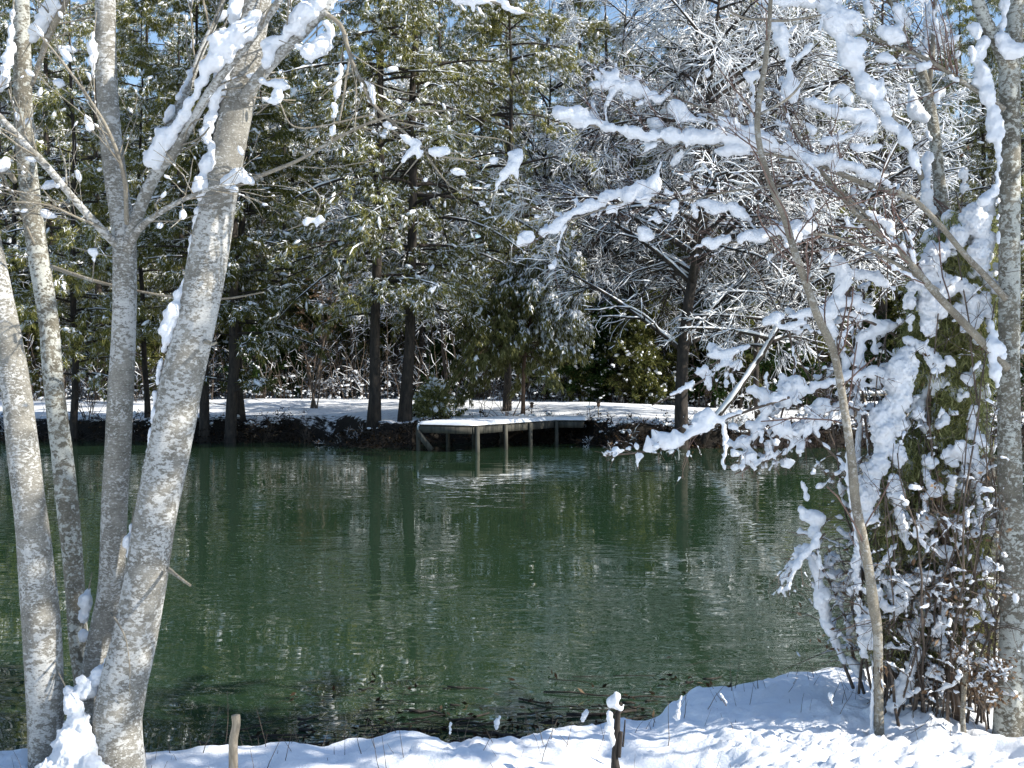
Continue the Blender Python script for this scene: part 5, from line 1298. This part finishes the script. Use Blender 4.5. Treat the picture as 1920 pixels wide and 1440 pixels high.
# snow-plastered brambles left of the thicket over the water
bm_ = thing("snowy_brambles", "snow-plastered tangle of brambles and hanging vines left of the thicket, over the water", "brambles", base_loc(1600, 1290, 5.7))
db = 5.45
bl = [
 [(1660, 880, 5.6, 5), (1620, 905, db, 5), (1580, 870, db, 5), (1540, 830, db, 4), (1510, 800, db, 3)], [(1690, 760, 5.6, 5), (1620, 770, db, 5), (1557, 746, db, 4)], [(1700, 640, 5.6, 6), (1620, 600, db, 5), (1540, 590, db, 4), (1440, 605, db, 3)],
 [(1700, 690, 5.6, 6), (1640, 700, db, 6), (1560, 720, db, 5), (1470, 750, db, 4), (1430, 745, db, 3)],
 [(1557, 746, db, 5), (1524, 791, db, 5), (1485, 829, db, 4.5), (1461, 853, db, 4), (1418, 870, db, 3.5), (1378, 889, db, 3)], [(1600, 760, db, 5), (1540, 775, db, 5), (1490, 800, db, 4), (1450, 850, db, 4)],
 [(1600, 1290, 5.8, 7), (1580, 1240, 5.75, 6), (1560, 1190, 5.7, 6), (1545, 1120, 5.65, 6), (1532, 1050, 5.6, 6), (1535, 1000, 5.6, 5), (1505, 970, 5.6, 4)], [(1620, 1300, 5.8, 6), (1600, 1230, 5.7, 6), (1585, 1160, 5.7, 5), (1560, 1100, 5.65, 5), (1520, 1030, 5.6, 4)],
 [(1640, 1070, 5.7, 4), (1600, 1072, 5.6, 4), (1570, 1080, 5.6, 3)], [(1610, 1300, 5.7, 6), (1618, 1200, 5.6, 6), (1610, 1100, 5.6, 6), (1605, 1000, 5.6, 6), (1600, 900, 5.6, 5), (1610, 780, 5.6, 5), (1600, 640, 5.6, 4), (1590, 500, 5.6, 4)],
 [(1640, 1300, 5.7, 5), (1636, 1150, 5.6, 5), (1650, 980, 5.6, 5), (1630, 850, 5.6, 5), (1615, 700, 5.6, 4), (1620, 540, 5.6, 4)], [(1547, 1000, db, 4), (1520, 1030, db, 4), (1485, 1062, db, 3), (1478, 1100, db, 2.5)],
 [(1410, 650, db, 4), (1360, 670, db, 4), (1325, 690, db, 3)], [(1420, 740, db, 4), (1430, 790, db, 4), (1410, 840, db, 3), (1390, 850, db, 2)], [(1480, 620, db, 4), (1490, 700, db, 4), (1470, 760, db, 4), (1450, 850, db, 3)],
 [(1406, 769, 5.3, 5), (1354, 789, 5.25, 5), (1284, 825, 5.2, 4.5), (1210, 846, 5.2, 4), (1150, 853, 5.2, 3)], [(1480, 745, 5.35, 5), (1406, 769, 5.3, 5)], [(1322, 710, 5.2, 3.5), (1294, 726, 5.2, 3.2), (1222, 760, 5.2, 2.5)], [(1355, 788, 5.25, 3), (1360, 830, 5.25, 2.5), (1358, 880, 5.25, 1.5)],
 [(1196, 846, 5.2, 2), (1190, 830, 5.2, 1.6)], [(1196, 846, 5.2, 2), (1197, 880, 5.2, 1.6)], [(1410, 870, db, 2.5), (1395, 845, db, 2)], [(1560, 480, 5.5, 5), (1590, 560, 5.5, 5), (1570, 640, 5.5, 4), (1585, 720, 5.5, 4)],
]
g = G(); lbr = [stem_tube(g, r_, rngR, 8, 0.02, 0.05) for r_ in bl]
part("stem", g, TWIG, bm_)
g = G(); twb = twigs_on(g, lbr[:16] + lbr[-1:], rngR, 15, 0.20, 0.0015, ang=55, n2=3, droop=0.9, up=0.0); part("twigs", g, TWIG_RED, bm_)
g = G()
for r_ in [
 [(1565, 485, 5.4, 30), (1580, 505, 5.4, 40), (1578, 530, 5.4, 38), (1570, 548, 5.4, 26)], [(1540, 470, 5.4, 12), (1552, 490, 5.4, 14)], [(1605, 510, 5.4, 18), (1625, 515, 5.4, 24), (1645, 525, 5.4, 20), (1665, 535, 5.4, 16), (1676, 541, 5.4, 10)],
 [(1505, 590, 5.4, 20), (1530, 580, 5.4, 28), (1560, 578, 5.4, 34), (1590, 570, 5.4, 36), (1600, 565, 5.4, 26)], [(1432, 610, 5.4, 20), (1448, 600, 5.4, 26), (1462, 592, 5.4, 20)], [(1460, 612, 5.4, 12), (1480, 612, 5.4, 16), (1505, 605, 5.4, 12)], [(1480, 592, 5.4, 14), (1492, 592, 5.4, 10)],
 [(1607, 575, 5.4, 18), (1625, 575, 5.4, 20), (1632, 585, 5.4, 14)], [(1555, 600, 5.45, 24), (1565, 620, 5.45, 20)], [(1575, 640, 5.5, 16), (1585, 680, 5.5, 16), (1582, 705, 5.5, 12)], [(1615, 640, 5.5, 14), (1612, 670, 5.5, 18), (1618, 690, 5.5, 14)],
 [(1618, 545, 5.5, 5), (1614, 600, 5.5, 7), (1608, 660, 5.5, 14), (1610, 690, 5.5, 16)], [(1642, 590, 5.5, 4), (1638, 630, 5.5, 8), (1640, 660, 5.5, 12)], [(1615, 625, 5.5, 20), (1650, 615, 5.5, 26), (1675, 608, 5.5, 26)],
 [(1325, 665, db, 8), (1345, 668, db, 18), (1360, 666, db, 22), (1378, 655, db, 14), (1395, 648, db, 8)], [(1320, 700, db, 8), (1340, 692, db, 12), (1365, 680, db, 14)], [(1340, 656, db, 12), (1352, 662, db, 14)], [(1368, 680, db, 10), (1372, 685, db, 10)], [(1378, 680, db, 10), (1388, 678, db, 18), (1384, 692, db, 12)], [(1370, 700, db, 10), (1376, 715, db, 8)],
 [(1405, 732, db, 16), (1422, 735, db, 30), (1435, 745, db, 26), (1438, 760, db, 24), (1430, 785, db, 22), (1420, 800, db, 20), (1415, 820, db, 14), (1411, 833, db, 6)], [(1365, 797, db, 10), (1385, 800, db, 14), (1410, 795, db, 14)], [(1438, 700, db, 10), (1434, 710, db, 10)], [(1468, 702, db, 14), (1465, 725, db, 20), (1470, 745, db, 26)],
 [(1480, 715, db, 24), (1495, 725, db, 26), (1490, 745, db, 24), (1510, 735, db, 26), (1530, 720, db, 20), (1545, 722, db, 14)], [(1600, 718, db, 16), (1615, 705, db, 26), (1630, 700, db, 24), (1648, 700, db, 26), (1655, 705, db, 20)], [(1600, 715, db, 16), (1620, 722, db, 12), (1640, 720, db, 12), (1655, 712, db, 14), (1668, 714, db, 16)],
 [(1575, 738, db, 18), (1550, 750, db, 22), (1525, 765, db, 24), (1505, 785, db, 26), (1490, 800, db, 24), (1470, 812, db, 20), (1450, 818, db, 14)], [(1445, 790, db, 12), (1455, 800, db, 16), (1468, 812, db, 18)], [(1440, 830, db, 12), (1446, 850, db, 10), (1450, 858, db, 6)], [(1468, 850, db, 14), (1478, 842, db, 12), (1490, 825, db, 12)],
 [(1535, 780, db, 14), (1530, 800, db, 18), (1535, 820, db, 12)], [(1560, 770, db, 14), (1550, 800, db, 16)],
 [(1500, 970, 5.5, 18), (1515, 975, 5.5, 26), (1532, 978, 5.5, 26), (1525, 995, 5.5, 22)], [(1500, 955, 5.5, 12), (1530, 965, 5.5, 12)], [(1535, 1005, 5.4, 16), (1522, 1025, 5.4, 18), (1505, 1045, 5.4, 16), (1488, 1062, 5.4, 12)], [(1490, 1070, 5.4, 12), (1482, 1085, 5.4, 12), (1478, 1100, 5.4, 12)],
 [(1522, 1040, 5.55, 14), (1530, 1070, 5.55, 26), (1535, 1100, 5.55, 28), (1540, 1130, 5.55, 26), (1548, 1160, 5.6, 24), (1558, 1185, 5.6, 20), (1572, 1215, 5.65, 16), (1582, 1240, 5.65, 18)], [(1552, 1075, 5.55, 12), (1560, 1080, 5.55, 16), (1568, 1085, 5.55, 10)],
 [(1593, 1240, 5.7, 20), (1605, 1255, 5.7, 24), (1620, 1270, 5.7, 16)], [(1506, 905, 5.5, 8), (1510, 920, 5.5, 14), (1512, 935, 5.5, 10)], [(1535, 912, 5.5, 10), (1545, 908, 5.5, 6), (1557, 898, 5.5, 5)], [(1502, 900, 5.5, 4), (1500, 918, 5.5, 4)],
 [(1196, 852, 5.2, 6), (1197, 862, 5.2, 9), (1195, 873, 5.2, 8)], [(1358, 815, 5.25, 6), (1359, 828, 5.25, 8), (1358, 835, 5.25, 4)], [(1366, 852, 5.25, 5), (1356, 860, 5.25, 9), (1354, 868, 5.25, 8), (1359, 878, 5.25, 7)], [(1295, 790, 5.2, 7)], [(1278, 782, 5.2, 5), (1282, 780, 5.2, 5)], [(1223, 808, 5.2, 7), (1228, 812, 5.2, 6)], [(1411, 868, db, 6), (1414, 872, db, 6)],
]: S2([(a, b, c, w) for a, b, c, w in r_], jitter=0.3)
snow_part(g, bm_, 0.008, disp=0.014)
g = G()
for a, ar in twb:
    drape(g, a, ar, rngR, 0.6, 0.0066)
for p_, r_ in lbr:
    for _ in range(3): drape(g, p_[None], r_[None], rngR, 1.0, 0.010, n=16)
snow_part(g, bm_, 0.006, disp=0.007)

# brown leafy sprig by the right trunk
sg_ = thing("leafy_sprig", "frosted sprig of curled brown leaves at the foot of the right-edge trunk", "plant", base_loc(1850, 1290, 5.2))
g = G(); sp_l = [stem_tube(g, r_, rngR, 6, 0.02, 0.02) for r_ in ([(1850, 1370, 5.2, 4), (1845, 1310, 5.2, 3), (1870, 1270, 5.15, 2.5), (1885, 1262, 5.1, 2)], [(1846, 1320, 5.2, 3), (1860, 1275, 5.15, 3), (1875, 1245, 5.1, 2)], [(1846, 1330, 5.2, 3), (1825, 1290, 5.2, 3), (1815, 1240, 5.2, 2.5), (1812, 1195, 5.2, 2)])]
aa = []
for p_, r_ in sp_l:
    a, ar = kids(p_[None], r_[None], 14, 0.3, 1, 0.10, 50, rngR, K=4, rr=0.6); tubes(g, a, ar, 4); aa.append(a)
part("stem", g, TWIG, sg_)
c, d = pick(np.concatenate(aa), 110, rngR); lg = G(); clumps(lg, c, d, rngR, 3, 0.024, 0.006, 1.2, 0.3); part("foliage", lg, DRY, sg_, False)
g = G(); c, d = pick(np.concatenate(aa), 150, rngR); s = rngR.uniform(0.004, 0.009, 150); blobs(g, c + [0, 0, 0.006], d, np.stack([s * 1.6, s, s * .8], -1), rngR, ICO2, 0.1); part("snow", g, SNOW, sg_)

# ---- small things on the near bank ------------------------------------------------------------------
tp = thing("wooden_stake", "short pale debarked stake at the snow's edge right of the three-stemmed tree", "stake", base_loc(440, 1440, 4.95))
g = G(); stem_tube(g, [(437, 1500, 4.95, 20), (438, 1440, 4.95, 18), (438, 1390, 4.95, 17), (443, 1360, 4.95, 16), (442, 1341, 4.95, 17)], rngR, 14, 0.012, 0.10); part("stem", g, WOOD_PALE, tp)

tq = thing("stump_stick", "broken dark stump capped with a tall clump of snow in the near snow", "stump", base_loc(1155, 1410, 4.95))
g = G(); stem_tube(g, [(1153, 1440, 4.95, 18), (1152, 1415, 4.95, 12), (1155, 1385, 4.95, 14), (1157, 1350, 4.95, 11), (1160, 1325, 4.95, 10), (1166, 1318, 4.95, 6)], rngR, 12, 0.01, 0.18)
stem_tube(g, [(1161, 1420, 4.94, 7), (1163, 1385, 4.94, 9), (1165, 1372, 4.94, 7)], rngR, 8, 0.01, 0.15); stem_tube(g, [(1168, 1400, 4.96, 4), (1171, 1365, 4.96, 3), (1172, 1350, 4.96, 2.5)], rngR, 6, 0.01, 0.1)
part("stem", g, BARK_DARK, tq)
g = G(); S2([(1150, 1395, 4.93, 8), (1145, 1375, 4.93, 14), (1143, 1350, 4.93, 16), (1143, 1330, 4.93, 22), (1148, 1318, 4.93, 24), (1153, 1305, 4.93, 18)], jitter=0.15); S2([(1155, 1325, 4.93, 16), (1163, 1330, 4.93, 10)]); S2([(1168, 1330, 4.94, 5), (1170, 1322, 4.94, 5)])
S2([(1148, 1400, 4.93, 8), (1152, 1380, 4.93, 5)]); snow_part(g, tq, 0.005, disp=0.008)

def snow_finger(rows, label, stem=True):
    b = rows[0]; t = thing("snowy_stalk", label, "stalk", base_loc(b[0], b[1], b[2]), "snow-capped stalks on the near bank")
    g = G(); stem_tube(g, [(a, b_ + 6, c, max(1.6, w * 0.3)) for a, b_, c, w in rows], rngR, 6, 0.01, 0.05); part("stem", g, TWIG, t)
    g = G(); snow_chain(g, rows, rngR); part("snow", g, SNOW, t)
snow_finger([(1093, 1350, 5.5, 7), (1096, 1340, 5.5, 8), (1099, 1331, 5.5, 6)], "snow-capped stalk just left of the snow-topped stump")
snow_finger([(930, 1366, 5.5, 8), (934, 1352, 5.5, 9), (936, 1346, 5.5, 7)], "leaning snow-capped stalk at the waterline in mid-bank")
snow_finger([(843, 1376, 5.4, 4), (844, 1362, 5.4, 5), (845, 1356, 5.4, 4)], "thin snow-capped stalk left of the mid-bank dip")
snow_finger([(1271, 1342, 5.2, 9), (1274, 1320, 5.2, 6), (1277, 1306, 5.2, 3)], "pointed finger of snow on the bank right of the stump")
snow_finger([(1362, 1318, 5.0, 3), (1356, 1308, 5.0, 4), (1352, 1302, 5.0, 9)], "bent stalk with a snow ball on the right bank")
snow_finger([(1560, 1318, 5.2, 3), (1558, 1312, 5.2, 5), (1556, 1304, 5.2, 8)], "stalk with a snow ball beside the sapling")

# grass blades and stalks standing out of the snow
def weeds():
    rng = np.random.default_rng(61)
    n = 330
    x = rng.uniform(-2.3, 2.4, n); e = np.interp(x, NE[:, 0], NE[:, 1]); y = e - rng.gamma(1.6, 0.28, n)
    y = np.where(rng.random(n) < 0.35, e + rng.uniform(-0.08, 0.1, n), y)
    z = ground_h(x, y); K = 5; L = rng.gamma(2.6, 0.042, n).clip(0.03, 0.32)
    d = norm(np.stack([rng.normal(0, 0.4, n), rng.normal(0, 0.3, n), np.ones(n)], -1)); pts = np.empty((n, K, 3)); pts[:, 0] = np.stack([x, y, z - 0.02], -1)
    for k in range(1, K):
        d = norm(d + rng.normal(0, 0.08, d.shape)); pts[:, k] = pts[:, k - 1] + d * (L / (K - 1))[:, None]
    g = G(); tubes(g, pts, rng.uniform(0.0009, 0.0022, n)[:, None] * np.linspace(1, 0.4, K), 4)
    tag(link("dry_grass", g.mesh("dry_grass", TWIG)), "sparse dry blades and stalks poking through the near snow", kind="stuff")
    # sticks and debris along the water's edge
    n = 600; x = rng.uniform(-1.5, 1.4, n); e = np.interp(x, NE[:, 0], NE[:, 1]); y = e + rng.gamma(2.0, 0.30, n).clip(0.05, 1.9)
    L = rng.gamma(2, 0.09, n).clip(0.04, 0.6); a = rng.normal(0, 0.45, n); K = 4
    t = np.linspace(-0.5, 0.5, K)[None]; z = np.maximum(ground_h(x, y), 0.0)
    pts = np.stack([x[:, None] + t * (L * np.cos(a))[:, None], y[:, None] + t * (L * np.sin(a))[:, None] + rng.normal(0, 0.01, (n, K)), z[:, None] + 0.006 + rng.uniform(0, 0.012, (n, K))], -1)
    g = G(); tubes(g, pts, rng.gamma(2, 0.002, n).clip(0.0015, 0.012)[:, None] * np.linspace(1, 0.6, K), 5)
    tag(link("shore_debris", g.mesh("shore_debris", BARK_DARK)), "dark sodden twigs and litter along the near waterline", kind="stuff")
    k = 500; x = rng.uniform(-1.3, 1.4, k); e = np.interp(x, NE[:, 0], NE[:, 1]); y = e + rng.gamma(2.0, 0.33, k).clip(0.05, 2.2); z = np.maximum(ground_h(x, y), 0.0) + 0.006
    lg = G(); clumps(lg, np.stack([x, y, z], -1), rng.normal(0, 1, (k, 3)) * [1, 1, 0.1], rng, 2, 0.05, 0.010, 0.5, 0.0)
    tag(link("fallen_leaves", lg.mesh("fallen_leaves", m_leaf("sodden_leaves", [(0, (0.015, 0.011, 0.008)), (0.75, (0.05, 0.034, 0.022)), (1, (0.17, 0.125, 0.085))], 0.1), False)), "sodden brown leaves along the near waterline", kind="stuff")
weeds()
print("POLYS", sum(len(m.polygons) for m in bpy.data.meshes))
